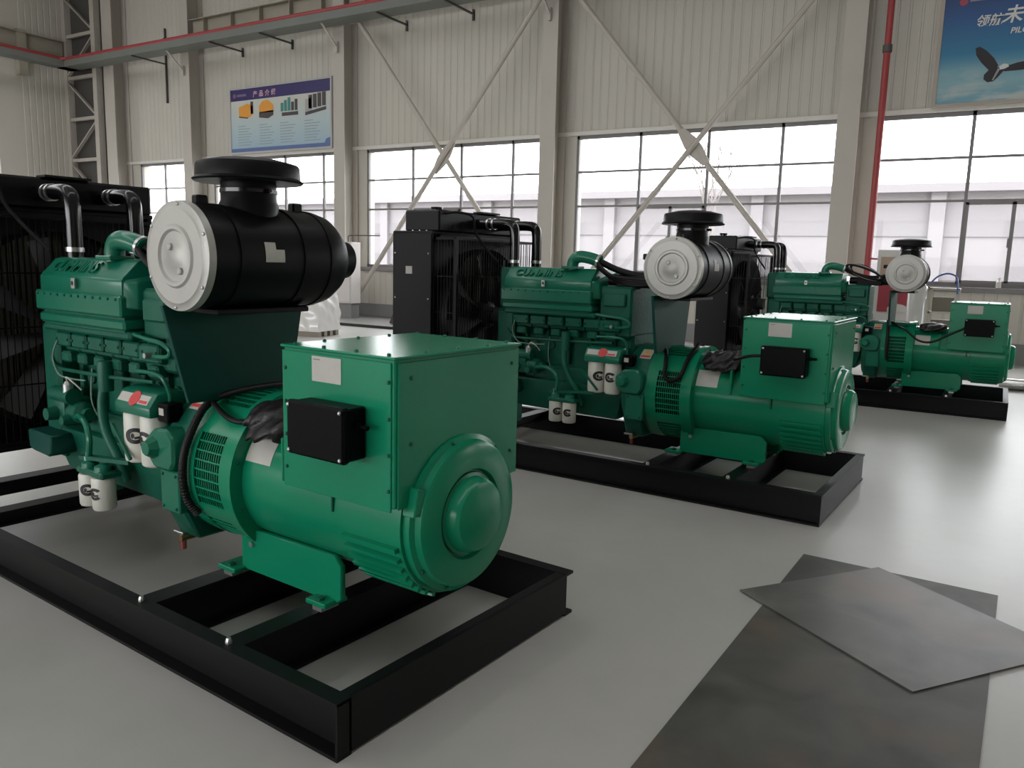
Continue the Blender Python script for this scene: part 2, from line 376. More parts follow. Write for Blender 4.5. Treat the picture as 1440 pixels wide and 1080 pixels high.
# outside: yard, pale block opposite, bare trees
struct(P('ground_yard', M().box(-80, YB+.4, -.3, 60, 120, -.15), CONC))
bld = empty('warehouse_block', (-4, 34, -.15)); tag(bld, 'pale warehouse block across the yard seen hazily through the windows', 'building')
P('wall', M().box(-40, 0, 0, 40, 10, 4.6), FACADE, bld)
P('roof', M().box(-40.4, -.5, 4.6, 40.4, 10, 4.9), FACADE, bld)
for z in (1.4, 3.0): P('facade_band', M().box(-40, -.06, z, 40, 0.01, z+.55), FACADEB, bld)
for i in range(12): P('pilaster', M().box(-38+i*6.6, -.22, 0, -37.5+i*6.6, .01, 4.6), FACADE, bld)
def tree(x, y, h, seed, label):
    rnd = random.Random(seed); b = M()
    def br(p, d, L, r, k):
        q = p+d*L; b.tube([p, p+d*L*.5+Vector((rnd.uniform(-.1, .1), 0, 0))*L*.3, q], [r, r*.8, r*.6], 5)
        if k:
            for _ in range(3): br(q, (d+Vector((rnd.uniform(-.6, .6), rnd.uniform(-.6, .6), rnd.uniform(0, .3)))).normalized(), L*.68, r*.55, k-1)
    br(Vector((x, y, -.15)), Vector((0, 0, 1)), h, .1, 4)
    tag(P('bare_tree', b, BARK), label, 'tree')
tree(-8.2, 26, 2.2, 3, 'bare tree in the yard behind the window of the X-braced second bay')
tree(1.2, 24, 2.4, 5, 'bare tree in the yard behind the window under the blue billboard')

# columns: H-sections, flanges parallel to the wall
def column(x, wd=.36, y0=15.28, dp=.5):
    b = M()
    b.box(x-wd/2, y0, 0, x+wd/2, y0+.025, ZC-.02); b.box(x-wd/2, y0+dp-.03, 0, x+wd/2, y0+dp-.005, ZC-.02); b.box(x-.012, y0+.025, 0, x+.012, y0+dp-.03, ZC-.02)
    c = struct(P('steel_column', b, COLM))
    P('base_plate', M().box(x-.3, y0-.1, 0, x+.3, y0+dp-.045, .03), WALLG, c)
    P('painted_base', M().box(x-wd/2-.008, y0-.008, .03, x+wd/2+.008, y0+.032, .45), WALLG, c)
    return c
for cx in COLX: column(cx)
# corner column and laced wind column in front of it
column(-23.72, .5)
lc = struct(P('laced_column', M().box(-25.87, 15.16, 0, -25.68, 15.36, ZC-.02).box(-24.35, 15.16, 0, -24.15, 15.36, ZC-.02), LACEM))
z = .6; k = 0
while z < ZC-1.2:
    P('lacing_bar', M().bar((-25.68, 15.25, z), (-24.35, 15.25, z), .1, .1), LACEM, lc)
    a, c2 = (-25.68, -24.35) if k % 2 else (-24.35, -25.68)
    P('lacing_bar', M().bar((a, 15.22, z+.1), (c2, 15.22, z+1.1), .04, .1, (0, 1, 0)), LACEM, lc); z += 1.25; k += 1
P('backing_web', M().box(-25.75, 15.36, 0, -24.3, 15.40, ZC-.02), BRACKM, lc)
# X braces in two bays
def brace(x0, x1, zc, label, fl=1):
    y = 15.15; o = empty('cross_brace', ((x0+x1)/2, y, zc))
    zb, zt = .42, 2*zc-.42+.0
    def rod(a, c): P('brace_rod', M().tube([Vector(a)-o.location, Vector(c)-o.location], .055, 10), COLM, o)
    rod((x0, y-.02, zb), (x1, y-.02, zt)); rod((x0, y+.065, zt), (x1, y+.065, zb))
    d1 = Vector((x1-x0, 0, (zt-zb)*fl)).normalized(); nrm = Vector((0, 1, 0)).cross(d1)
    L, wd = .42, .14
    pts = [d1*-L+nrm*.07, nrm*wd+d1*-.12, nrm*wd+d1*.12, d1*L+nrm*.07, d1*L-nrm*.07, -nrm*wd+d1*.12, -nrm*wd-d1*.12, d1*-L-nrm*.07]
    P('gusset_plate', M().prism([(p.x, p.z) for p in pts], 'y', .015, .03), COLM, o)
    for sx, sg in ((x0, 1), (x1, -1)):
        for zz in (zb, zt):
            P('end_gusset', M().box(sx-o.location.x-.12, -.02, zz-o.location.z-.2, sx-o.location.x+.12, .02, zz-o.location.z+.2), COLM, o)
    tag(o, label, 'brace')
brace(-13.75, -8.36, 3.82, 'cream steel X-brace across the bay right of the product poster')
brace(-8.02, -2.4, 3.76, 'cream steel X-brace across the widest window bay left of the red riser pipe', -1)
# cable tray with the sprinkler pipe along both walls
ct = P('cable_tray', M().box(XL+.55, 14.62, 7.02, XR-.06, 14.64, 7.2).box(XL+.55, 14.64, 7.02, XR-.06, 15.12, 7.04).box(XL+.55, 15.1, 7.04, XR-.06, 15.12, 7.2)
       .box(XL+.98, 2, 7.02, XL+1.0, 14.64, 7.2).box(XL+.55, 2, 7.02, XL+.98, 15.12, 7.04), TRAYM)
tag(ct, 'long grey-green cable tray bracketed high along the window wall and end wall', 'cable tray')
for bx in (-21.6, -18.3, -16.4, -12.6, -10.7, -6.5, -4.6):
    b = M().box(bx-.02, 14.64, 6.98, bx+.02, 15.76, 7.02).box(bx-.02, 15.72, 5.9 if bx < -20 else 6.86, bx+.02, 15.77, 8.0 if bx < -20 else 7.1)
    if bx < -20: b.bar((bx, 15.1, 7.15), (bx, 15.74, 7.75), .03, .03)
    P('tray_bracket', b, BRACKM, ct)
for cx in COLX[:5]:
    P('column_bracket', M().bar((cx, 14.72, 7.0), (cx, 15.25, 6.55), .05, .03).box(cx-.03, 15.2, 6.45, cx+.03, 15.275, 6.7), COLM, ct)
sp = P('sprinkler_pipe', M().tube([(XL+.95, 2, 7.24), (XL+.95, 14.5, 7.24), (XL+1.1, 14.66, 7.24), (XR-.06, 14.66, 7.24)], .055, 10), REDPIPE)
tag(sp, 'red sprinkler pipe running level on top of the cable tray', 'pipe')
# tan tie beams and their stiffeners
for i, (xa, xb) in enumerate(((-19.95, -14.55), (-14.15, -8.65))):
    tb = struct(P('tie_beam', M().box(xa, 15.3, 7.5, xb, 15.62, 7.52).box(xa, 15.3, 7.9, xb, 15.62, 7.92).box(xa, 15.45, 7.52, xb, 15.47, 7.9), BEAMM))
    for k in range(5): P('stiffener', M().box(xa+.6+k*1.1, 15.31, 7.52, xa+.615+k*1.1, 15.45, 7.9), BEAMM, tb)
tb = struct(P('tie_beam', M().box(XL+.02, 3, 7.3, XL+.3, 15.1, 7.32).box(XL+.02, 3, 7.9, XL+.3, 15.1, 7.92).box(XL+.12, 3, 7.32, XL+.14, 15.1, 7.9), BEAMM))
P('hanger', M().box(XL+.02, 13.7, 6.7, XL+.25, 13.95, 8.0), BEAMM, tb)
# red riser pipe
rp = P('fire_riser_pipe', M().tube([(-1.97, 15.25, 9.9), (-1.97, 15.25, 5.1), (-1.97, 15.25, .35)], .055, 12), REDPIPE)
tag(rp, 'red vertical fire riser pipe in front of the window beside the column', 'pipe')
P('pipe_clamp', M().lathe([(-.06, .075), (.06, .075)], (-1.97, 15.25, 5.2), 'z', 12), BRACKM, rp)
P('branch_pipe', M().tube(spline([(-1.97, 15.22, 1.75), (-1.9, 15.2, 1.72), (-1.6, 15.18, 1.72), (-1.3, 15.15, 1.72)], 4), .015, 6), REDPIPE, rp)
# raised kerb strip by the wall
struct(P('trim_3', M().box(XL+.04, 13.42, 0, -5.5, YB-.04, .045), mat('grey_brown_screed', (.17, .16, .15, 1), .6, var=.15, vscale=1.5)))
struct(P('trim_4', M().box(XL+.04, 13.36, 0, -5.5, 13.42, .06), INK))

# ------------------------------------------------------------------ posters
def uvm(name, build):
    m = bpy.data.materials.new(name); m.use_nodes = True; nt = m.node_tree; build(nt, nt.nodes['Principled BSDF']); return m
def grad(nt, b, stops, axis=2):
    tc = nt.nodes.new('ShaderNodeTexCoord'); sx = nt.nodes.new('ShaderNodeSeparateXYZ'); nt.links.new(tc.outputs['Generated'], sx.inputs[0])
    rp = nt.nodes.new('ShaderNodeValToRGB'); cr = rp.color_ramp
    while len(cr.elements) < len(stops): cr.elements.new(.5)
    for e, (p, c) in zip(cr.elements, stops): e.position = p; e.color = c
    nt.links.new(sx.outputs[axis], rp.inputs[0]); return tc, rp
def pm1(nt, b):
    tc, rp = grad(nt, b, [(0, (.30, .42, .50, 1)), (.35, (.40, .50, .53, 1)), (.75, (.52, .53, .48, 1)), (1, (.55, .54, .49, 1))])
    nt.links.new(rp.outputs[0], b.inputs['Base Color']); b.inputs['Roughness'].default_value = .4
px0, px1, pz0, pz1, py = -18.75, -15.0, 4.33, 6.0, 15.68
po = empty('product_poster', ((px0+px1)/2, py, pz0)); tag(po, 'pale blue product poster with navy heading bar hung above the window', 'poster')
W2 = (px1-px0)/2; H2 = pz1-pz0
P('print', M().box(-W2, 0, 0, W2, .03, H2), uvm('poster_print', pm1), po)
P('poster_frame', M().box(-W2-.05, -.02, -.05, W2+.05, .04, 0).box(-W2-.05, -.02, H2, W2+.05, .04, H2+.05).box(-W2-.05, -.02, 0, -W2, .04, H2).box(W2, -.02, 0, W2+.05, .04, H2), mat('alloy_frame', (.42, .41, .40, 1), .4), po)
NAVY = mat('navy_print', (.035, .028, .12, 1), .4); BLUEB = mat('blue_print', (.10, .15, .32, 1), .4)
P('heading_bar', M().box(-W2, -.002, H2-.30, W2, .001, H2), NAVY, po)
P('footer_bar', M().prism([(-W2, 0), (W2, 0), (W2, .24), (W2-.16, .2), (W2-.22, .1), (-W2, .1)], 'y', -.002, .001), BLUEB, po)
PINK = mat('pink_print', (.62, .36, .42, 1), .5)
for k, ch in enumerate('产品介绍'): link('heading_text', text_mesh(ch, .17, PINK, .001, 0, .004), po, (-.98+k*.235, -.004, H2-.225), (R(90), 0, 0))
P('heading_mark', M().lathe([(-.004, .06), (-.001, .06)], (-1.72, 0, H2-.16), 'y', 16), mat('mauve_print', (.2, .1, .16, 1), .5), po)
P('heading_mark', M().box(-1.62, -.004, H2-.19, -1.25, -.001, H2-.13), mat('mauve_print_2', (.18, .12, .2, 1), .5), po)
ORANGE = mat('orange_print', (.70, .30, .04, 1), .5); DKP = mat('dark_print', (.06, .05, .05, 1), .5); TEAL = mat('teal_print', (.05, .22, .2, 1), .5)
def pic(poly, m): P('picture', M().prism(poly, 'y', -.006, -.001), m, po, stuff=False)
def bx(x, z, w_, h_): return [(x, z), (x+w_, z), (x+w_, z+h_), (x, z+h_)]
pic([(-1.55, .95), (-1.2, .9), (-1.0, .98), (-1.0, 1.2), (-1.2, 1.28), (-1.55, 1.2)], ORANGE); pic([(-1.55, .93), (-1.2, .88), (-1.2, .91), (-1.55, .96)], DKP)
pic(bx(-1.08, 1.0, .1, .32), DKP)
pic([(-.75, 1.0), (-.2, 1.0), (-.2, 1.18), (-.4, 1.32), (-.62, 1.3), (-.75, 1.18)], ORANGE); pic([(-.75, .88), (-.4, .84), (-.2, .92), (-.2, 1.04), (-.75, 1.02)], DKP)
for i in range(5): pic(bx(.08+i*.13, .98, .1, .22+.06*((i*7) % 3)), TEAL if i < 3 else DKP)
pic(bx(.12, .86, .6, .09), DKP)
for i in range(4): pic(bx(1.1+i*.16, .98+.015*i, .13, .34), DKP)
pic([(.98, .9), (1.2, .92), (1.2, 1.25), (.98, 1.22)], mat('grey_print_pale', (.35, .34, .33, 1), .5)); pic([(.98, .82), (1.72, .92), (1.72, 1.0), (.98, .9)], DKP)
lm = mat('pale_grey_print', (.27, .32, .34, 1), .6)
for c0 in (-1.6, -.75, .05, .95):
    for i in range(8): P('text_line', M().box(c0, -.004, .68-i*.072, c0+(.3 if i == 0 else .42+.2*((i*5+int(c0*10)) % 3)/3), -.001, .70-i*.072), lm, po)
# billboard
bx0, bx1, bz0, bz1, by = -1.2, 2.4, 4.31, 7.6, 15.66
bo = empty('billboard', (bx0, by, bz0)); tag(bo, 'blue sky billboard with a flying eagle hung above the window', 'billboard')
def pm2(nt, b):
    tc, rp = grad(nt, b, [(0, (.13, .30, .38, 1)), (.10, (.20, .36, .40, 1)), (.16, (.12, .30, .38, 1)), (.24, (.015, .16, .30, 1)), (.42, (.01, .07, .22, 1)), (.56, (.012, .02, .10, 1)), (1, (.012, .015, .08, 1))])
    n = nt.nodes.new('ShaderNodeTexNoise'); n.inputs['Scale'].default_value = 1.0; n.inputs['Detail'].default_value = 6
    mp = nt.nodes.new('ShaderNodeMapping'); mp.inputs['Scale'].default_value = (1.2, 1, 4.5); nt.links.new(tc.outputs['Object'], mp.inputs[0]); nt.links.new(mp.outputs[0], n.inputs['Vector'])
    sx = nt.nodes.new('ShaderNodeSeparateXYZ'); nt.links.new(tc.outputs['Generated'], sx.inputs[0])
    mr = nt.nodes.new('ShaderNodeMapRange'); mr.inputs[1].default_value = .02; mr.inputs[2].default_value = .2; mr.inputs[3].default_value = 1; mr.inputs[4].default_value = 0; nt.links.new(sx.outputs[2], mr.inputs[0])
    cr = nt.nodes.new('ShaderNodeValToRGB'); cr.color_ramp.elements[0].position = .45; cr.color_ramp.elements[1].position = .6; nt.links.new(n.outputs[0], cr.inputs[0])
    mu = nt.nodes.new('ShaderNodeMath'); mu.operation = 'MULTIPLY'; nt.links.new(mr.outputs[0], mu.inputs[0]); nt.links.new(cr.outputs[0], mu.inputs[1])
    mx = nt.nodes.new('ShaderNodeMix'); mx.data_type = 'RGBA'; mx.inputs[7].default_value = (.42, .46, .44, 1)
    nt.links.new(mu.outputs[0], mx.inputs[0]); nt.links.new(rp.outputs[0], mx.inputs[6]); nt.links.new(mx.outputs[2], b.inputs['Base Color']); b.inputs['Roughness'].default_value = .45
BW, BH = bx1-bx0, bz1-bz0
P('print', M().box(0, 0, 0, BW, .03, BH), uvm('billboard_print', pm2), bo)
P('billboard_frame', M().box(-.06, -.02, -.05, BW+.06, .04, 0).box(-.06, -.02, 0, 0, .04, BH), mat('bronze_frame', (.36, .31, .26, 1), .5), bo)
WP = mat('white_print', (.60, .60, .58, 1), .5)
link('slogan_text', text_mesh('领航', .19, WP, .002, .2, .003), bo, (.47, -.006, 1.20), (R(90), 0, 0))
link('slogan_text', text_mesh('未来', .28, WP, .002, .2, .005), bo, (.84, -.006, 1.22), (R(90), 0, 0))
link('slogan_text', text_mesh('PILOT', .125, WP, .002, .2, .002), bo, (.97, -.006, 1.03), (R(90), 0, 0))
P('emblem', M().lathe([(-.006, .06), (-.001, .06)], (.27, 0, 1.60), 'y', 20), mat('dull_red_print', (.32, .05, .08, 1), .5), bo)
P('emblem_plate', M().box(.36, -.005, 1.59, .88, -.001, 1.80), mat('mauve_grey_print', (.22, .2, .26, 1), .5), bo)
EAG = mat('dark_brown_print', (.018, .014, .018, 1), .6)
P('eagle_wing', M().prism([(0.510, 0.850), (0.570, 0.870), (0.670, 0.800), (0.790, 0.670), (0.860, 0.550), (0.830, 0.490), (0.730, 0.490), (0.610, 0.620), (0.530, 0.740)], 'y', -.006, -.001), EAG, bo)
P('eagle_wing', M().prism([(0.930, 0.520), (1.120, 0.570), (1.420, 0.610), (1.820, 0.770), (1.770, 0.610), (1.470, 0.490), (1.170, 0.450), (0.950, 0.450)], 'y', -.006, -.001), EAG, bo)
P('eagle_body', M().prism([(0.670, 0.420), (0.730, 0.490), (0.890, 0.530), (0.950, 0.470), (0.870, 0.370), (0.810, 0.310), (0.730, 0.300), (0.670, 0.350)], 'y', -.008, -.001), EAG, bo)
P('eagle_head', M().prism([(0.870, 0.530), (0.930, 0.570), (0.990, 0.560), (1.010, 0.520), (0.950, 0.490), (0.890, 0.480)], 'y', -.009, -.001), WP, bo)
P('eagle_tail', M().prism([(0.790, 0.330), (0.810, 0.320), (0.890, 0.490), (0.860, 0.510)], 'y', -.010, -.001), mat('grey_feather_print', (.3, .29, .28, 1), .6), bo)

# ------------------------------------------------------------------ steel sheets on the floor
def sheet_obj(name, corners, z, m, label):
    o = P(name, M().prism(corners, 'z', z, z+.004), m, smooth=0); tag(o, label, 'steel sheet')
sheet_obj('steel_sheet', [(-.739, 4.302), (-.80, 2.09), (-.84, .75), (.06, .72), (.101, 2.686), (.117, 3.156), (.15, 4.263)], 0.001, SHEET1, 'dark bare steel sheet lying flat on the floor, underneath the other sheet')
sheet_obj('steel_sheet', [(-.891, 3.613), (-.114, 3.052), (.402, 3.752), (-.375, 4.313)], .006, SHEET2, 'lighter grey steel sheet lying askew on top of the dark sheet')

# ------------------------------------------------------------------ generator set
WS = 1.347; AY, AZ = .67, .605                 # skid width; alternator axis
def ax(x, deg, r):                             # point about the shaft: 0 deg faces the near side, 90 deg up
    a = R(deg); return (x, AY-r*math.cos(a), AZ+r*math.sin(a))
def axn(deg): a = R(deg); return (0, -math.cos(a), math.sin(a))
SCREW = M().lathe([(0, .007), (.004, .007), (.007, .004), (.008, 0)], (0, 0, 0), 'z', 8).mesh('screw', STEEL)
SCREWG = M().lathe([(0, .007), (.004, .007), (.007, .004), (.0075, 0)], (0, 0, 0), 'z', 8).mesh('screw', GREENB)
def c_logo(cx, cy, z, r, s, facing):
    # letter C with a wedge, printed on a drum of radius r; facing: angle of its centre seen from above
    b = M()
    def pt(u, v): a = facing+u/r; return ((cx+r*math.cos(a), cy+r*math.sin(a), z+v), (math.cos(a), math.sin(a), 0))
    def arc(t0, t1, ro, ri, e):
        def fn(u, v):
            t = R(t0+(t1-t0)*u); q = ri+(ro-ri)*v; return pt(q*math.cos(t)*s*e, q*math.sin(t)*s)
        b.sheet(fn, 14, 1, .0012)
    arc(40, 320, 1, .52, 1.3); arc(120, 240, .42, .1, 1.3)
    def fn2(u, v): return pt((-.1+.75*u)*s, (-.42+.3*v+.1*u)*s)
    b.sheet(fn2, 3, 1, .0012)
    return b
def make_genset():
    g = empty('generator_set')
    # --- skid: channels with their flanges turned outward, flat end beam
    H = .19; XE = -3.34
    P('long_beam', M().box(0, 0, 0, XE, .06, .012).box(0, 0, H-.012, XE, .06, H).box(0, .05, .012, XE, .06, H-.012), BLACK, g, smooth=0)
    P('long_beam', M().box(0, WS-.06, 0, XE, WS, .012).box(0, WS-.06, H-.012, XE, WS, H).box(0, WS-.06, .012, XE, WS-.05, H-.012), BLACK, g, smooth=0)
    P('end_beam', M().box(-.010, .002, 0.013, 0.0, WS-.061, H-.002).box(-.05, .061, H-.013, -.01, WS-.061, H-.001).box(-.05, .061, .001, -.01, WS-.061, .012), BLACK, g, smooth=0)
    P('end_beam', M().box(XE+.001, .061, .11, XE+.12, WS-.061, H-.001, .004), BLACK, g)
    for xa, xb, zb in ((-.62, -.53, .002), (-1.17, -1.07, .002), (-2.75, -2.65, .11)):
        P('cross_beam', M().box(xa, .061, H-.014, xb, WS-.061, H-.002).box(xa, .061, zb, xb, WS-.061, zb+.012).box(xa+.03, .061, zb+.012, xb-.03, WS-.061, H-.014), BLACK, g, smooth=0)
    for xx in (-.575, -1.12): P('beam_bolt', M().lathe([(.19, .012), (.20, .012), (.21, .008), (.21, 0)], (xx, .035, 0), 'z', 8), STEEL, g)
    # --- alternator
    o = P('alternator_barrel', M().lathe([(-1.0, .20), (-1.0, .345), (-.965, .345), (-.963, .29), (-.40, .29), (-.398, .298), (-.10, .298), (-.10, .15)], (0, AY, AZ), 'x', 64), GREEN, g)
    for k in range(8):
        th = -14-k*8
        P('cooling_fin', M().bar(ax(-.375, th, .304), ax(-.115, th, .304), .016, .026, axn(th)), GREEN, o)
    P('lifting_lug', M().box(-.715, .375, .665, -.70, .44, .83, .004), GREEN, o)
    P('barrel_lug', M().box(-.44, .372, .60, -.43, .40, .67, .003), GREENB, o)
    P('nameplate', M().sheet(lambda u, v: (ax(-.955+.15*u, 19+24*v, .291), axn(19+24*v)), 2, 6, .001), PAPER, o, 'grey paper rating label')
    for k in range(10):
        th = k*36-20; m_ = link('flange_bolt', SCREWG, o, ax(-.963, th, .318), (0, R(90), 0))
    e = P('end_bracket', M().lathe([(-.105, .10), (-.105, .286), (-.07, .286), (-.062, .268), (-.04, .262), (-.032, .25), (-.032, .165), (-.05, .158), (-.05, .0)], (0, AY, AZ), 'x', 64), GREEN, g)
    for th in (-35, 20, 75, 130, 185, 240, 290): link('bracket_bolt', SCREWG, e, ax(-.064, th, .274), (0, R(90), 0))
    P('bracket_notch', M().prism([(AY-.29, AZ+.05), (AY-.22, AZ+.06), (AY-.20, AZ+.12), (AY-.27, AZ+.15)], 'x', -.1, -.045, .004), GREEN, e)
    P('bearing_cover', M().lathe([(-.05, .152), (-.04, .150), (-.036, .138), (-.006, .134), (.012, .122), (.02, .10), (.022, 0)], (0, AY, AZ), 'x', 48), GREEN, e)
    for sgn, nm in ((0, 'near'), (1, 'far')):
        def my(v): return v if not sgn else 2*AY-v
        f = P('mounting_foot', M().prism([(-1.06, .215), (-.49, .215), (-.462, .235), (-.462, .365), (-.50, .402), (-1.06, .395)], 'y', my(.44), my(.465), .004), GREEN, g)
        for xa, xb in ((-.60, -.49), (-1.15, -1.035)):
            P('foot_pad', M().box(xa, my(.385), .208, xb, my(.50), .228, .004), GREEN, f)
            P('foot_spacer', M().box(xa+.03, my(.395), .188, xb-.03, my(.48), .209), STEEL, f, 'bright steel spacer')
            P('foot_bolt', M().lathe([(.226, .018), (.238, .018), (.241, .010), (.241, 0)], ((xa+xb)/2, my(.41), 0), 'z', 8), GREENB, f)
        P('drain_plug', M().lathe([(-.012, 0), (-.012, .012), (.004, .012), (.004, 0)], (-.985, my(.44), .335), 'y', 8), STEEL, f)
    # --- adaptor bell with ventilation grilles
    bell = P('adaptor_bell', M().lathe([(-1.30, .20), (-1.30, .312), (-1.0, .312)], (0, AY, AZ), 'x', 64), PLASTIC, g, 'dark air gap behind the ventilation slots')
    def seg(x0, x1, t0, t1, r=.328): return lambda u, v: (ax(x0+(x1-x0)*u, t0+(t1-t0)*v, r), axn(t0+(t1-t0)*v))
    b = M()
    VENT = [(-76, -34), (-22, 32), (56, 98), (118, 170), (190, 215)]
    tt = [-90+0]; cur = -90
    for a0, a1 in VENT:
        b.sheet(seg(-1.245, -1.03, cur, a0), 1, 12, .008); cur = a1
    b.sheet(seg(-1.245, -1.03, cur, 270), 1, 12, .008)
    b.sheet(seg(-1.30, -1.22, -90, 270), 1, 72, .008); b.sheet(seg(-1.045, -.99, -90, 270), 1, 72, .010)
    P('bell_cover', b, GREEN, bell)
    for a0, a1 in VENT:
        b = M(); rows = 8
        for i in range(rows+1):
            th = a0+(a1-a0)*i/rows; b.bar(ax(-1.23, th, .330), ax(-1.04, th, .330), .007, .006, axn(th))
        for i in range(13):
            xx = -1.222+i*(.178/12); b.sheet(seg(xx-.002, xx+.002, a0, a1, .326), 1, 10, .004)
        P('ventilation_grille', b, GREEN, bell, stuff=True)
    # --- terminal box
    TX0, TX1, TY0, TY1, TZ0, TZ1 = -.628, -.085, .33, 1.01, .69, 1.185
    tb = P('terminal_box', M().box(TX0, TY0, TZ0, TX1, TY1, TZ1, .004), GREEN, g)
    P('box_lid', M().box(TX0-.010, TY0-.010, TZ1-.002, TX1+.010, TY1+.010, TZ1+.008, .003), GREEN, tb)
    P('side_panel', M().box(TX0-.004, TY0-.006, TZ0-.012, TX1-.012, TY0+.002, TZ1-.012, .002), GREEN, tb)
    P('end_panel', M().box(TX1-.002, TY0+.012, TZ0-.004, TX1+.006, TY1-.004, TZ1-.012, .002), GREEN, tb)
    for xx in (-.59, -.44, -.28, -.13):
        for yy in (TY0+.02, TY1-.02): link('screw', SCREWG, tb, (xx, yy, TZ1+.008))
    for yy in (.5, .67, .84): link('screw', SCREWG, tb, (TX1-.02, yy, TZ1+.008)); link('screw', SCREWG, tb, (TX0+.02, yy, TZ1+.008))
    for zz in (.75, .87, .99, 1.11):
        link('screw', SCREWG, tb, (-.105, TY0-.006, zz), (R(90), 0, 0)); link('screw', SCREWG, tb, (TX0+.015, TY0-.006, zz), (R(90), 0, 0))
    for yy, zz in ((.40, 1.12), (.96, 1.12), (.40, .90), (.96, .78)): link('screw', SCREWG, tb, (TX1+.006, yy, zz), (0, R(90), 0))
    P('data_plate', M().box(-.47, TY0-.0085, 1.078, -.325, TY0-.006, 1.165), PAPER, tb, 'blank-looking grey paper sticker')
    P('plate_print', M().box(-.462, TY0-.0095, 1.152, -.43, TY0-.0085, 1.156), GREYINK, tb)
    # --- black junction box on the terminal box
    jb = P('junction_box', M().box(-.475, .245, .845, -.205, .322, 1.02, .006), PLASTIC, g)
    P('box_cover', M().box(-.48, .215, .84, -.20, .248, 1.025, .008), PLASTIC, jb)
    for xx in (-.465, -.215):
        for zz in (.855, 1.01): link('screw', SCREW, jb, (xx, .215, zz), (R(90), 0, 0))
    P('cable_gland', M().lathe([(0, .012), (.02, .012), (.02, .008), (.05, .008), (.05, 0)], (-.205, .28, .96), 'x', 10), PLASTIC, jb)
    # --- flywheel housing
    fh = P('flywheel_housing', M().lathe([(-1.50, .20), (-1.50, .30), (-1.45, .335), (-1.33, .335), (-1.30, .332), (-1.30, .20)], (0, AY, AZ), 'x', 48), GREENB, g)
    P('housing_skirt', M().prism([(.42, .28), (.92, .28), (.99, .45), (.99, .75), (.355, .75), (.355, .42)], 'x', -1.47, -1.33, .012), GREENB, fh)
    P('starter_boss', M().prism([(-1.52, .66), (-1.46, .60), (-1.34, .60), (-1.31, .64), (-1.31, .74), (-1.36, .78), (-1.46, .77), (-1.52, .72)], 'y', .30, .42, .012), GREENE, fh)
    P('boss_cover', M().lathe([(.262, 0), (.264, .03), (.302, .05)], (-1.455, 0, .69), 'y', 8), GREENE, fh)
    P('housing_plate', M().box(-1.44, .318, .42, -1.305, .36, .60, .006), GREENE, fh)
    for xx, zz in ((-1.42, .44), (-1.325, .44), (-1.42, .58), (-1.325, .58)): link('screw', SCREWG, fh, (xx, .318, zz), (R(90), 0, 0))
    P('warning_label', M().sheet(lambda u, v: (ax(-1.40+.085*u, 46+17*v, .336), axn(40+14*v)), 2, 4, .001), PAPER, fh, 'white warning label with yellow triangle')
    P('warning_triangle', M().sheet(lambda u, v: (ax(-1.375+.04*u, 54+6*v, .3375), axn(47+5*v)), 1, 2, .001), YELLOW, fh)
    P('warning_print', M().sheet(lambda u, v: (ax(-1.395+.07*u, 48+3*v, .3375), axn(42+2.2*v)), 1, 2, .001), REDP, fh)
    # --- engine block
    eb = P('engine_block', M().box(-2.46, .50, .45, -1.48, .98, 1.02, .02), GREENB, g)
    P('block_skirt', M().box(-2.30, .455, .46, -1.62, .51, .72, .015), GREENB, eb)
    for k in range(5): P('block_rib', M().box(-2.40+k*.19, .47, .74, -2.37+k*.19, .505, 1.0, .006), GREENB, eb)
    for k in range(6): P('core_plug', M().lathe([(-.012, 0), (-.012, .035), (.02, .04)], (-2.32+k*.15, .50, .88), 'y', 14), GREENB, eb)
    P('oil_pan', M().bev([(-2.60, .40, .62), (-1.5, .40, .62), (-1.5, 1.0, .62), (-2.60, 1.0, .62), (-2.52, .45, .385), (-1.56, .45, .37), (-1.56, .95, .37), (-2.52, .95, .385)],
                         [(0, 1, 2, 3), (7, 6, 5, 4), (4, 5, 1, 0), (5, 6, 2, 1), (6, 7, 3, 2), (7, 4, 0, 3)], .02, 2), GREENB, eb)
    P('gear_cover', M().box(-2.62, .40, .46, -2.46, 1.02, 1.14, .018), GREENB, g)
    P('front_pulley', M().lathe([(-2.70, 0), (-2.70, .15), (-2.66, .16), (-2.60, .12)], (0, AY, .62), 'x', 28), BLACKS, g)
    P('front_mount', M().prism([(-2.60, .515), (-2.57, .50), (-2.40, .49), (-2.37, .51), (-2.37, .60), (-2.61, .605)], 'y', .30, .46, .008), GREEND, g)
    P('mount_leg', M().box(-2.75, .66, .185, -2.60, .78, .47, .006), GREENB, g)
    # cylinder heads and manifold
    for k in range(6):
        xx = -2.47+k*.155
        h = P('cylinder_head', M().box(xx, .44, 1.005, xx+.147, .95, 1.14, .01), GREENB, g)
        P('manifold_flange', M().box(xx+.006, .395, 1.035, xx+.141, .45, 1.105, .008), GREENB, h)
        P('head_port', M().box(xx+.03, .405, .955, xx+.115, .46, 1.01, .01), GREENB, h)
        link('screw', SCREWG, h, (xx+.02, .395, 1.07), (R(90), 0, 0)); link('screw', SCREWG, h, (xx+.127, .395, 1.07), (R(90), 0, 0))
    P('fuel_rail', M().tube(spline([(-2.52, .40, .99), (-2.45, .385, .93), (-2.2, .385, .925), (-1.9, .39, .93), (-1.6, .40, .94)], 5), .009, 8), GREENB, g)
    P('fuel_line', M().tube(spline([(-2.44, .39, 1.06), (-2.45, .37, .98), (-2.40, .37, .90), (-2.30, .38, .885), (-2.16, .38, .89)], 5), .004, 6), LINEM, g, 'thin pale fuel line')
    P('dipstick_tube', M().tube(spline([(-2.13, .40, .95), (-2.13, .39, .80), (-2.12, .42, .70)], 4), .004, 6), LINEM, g)
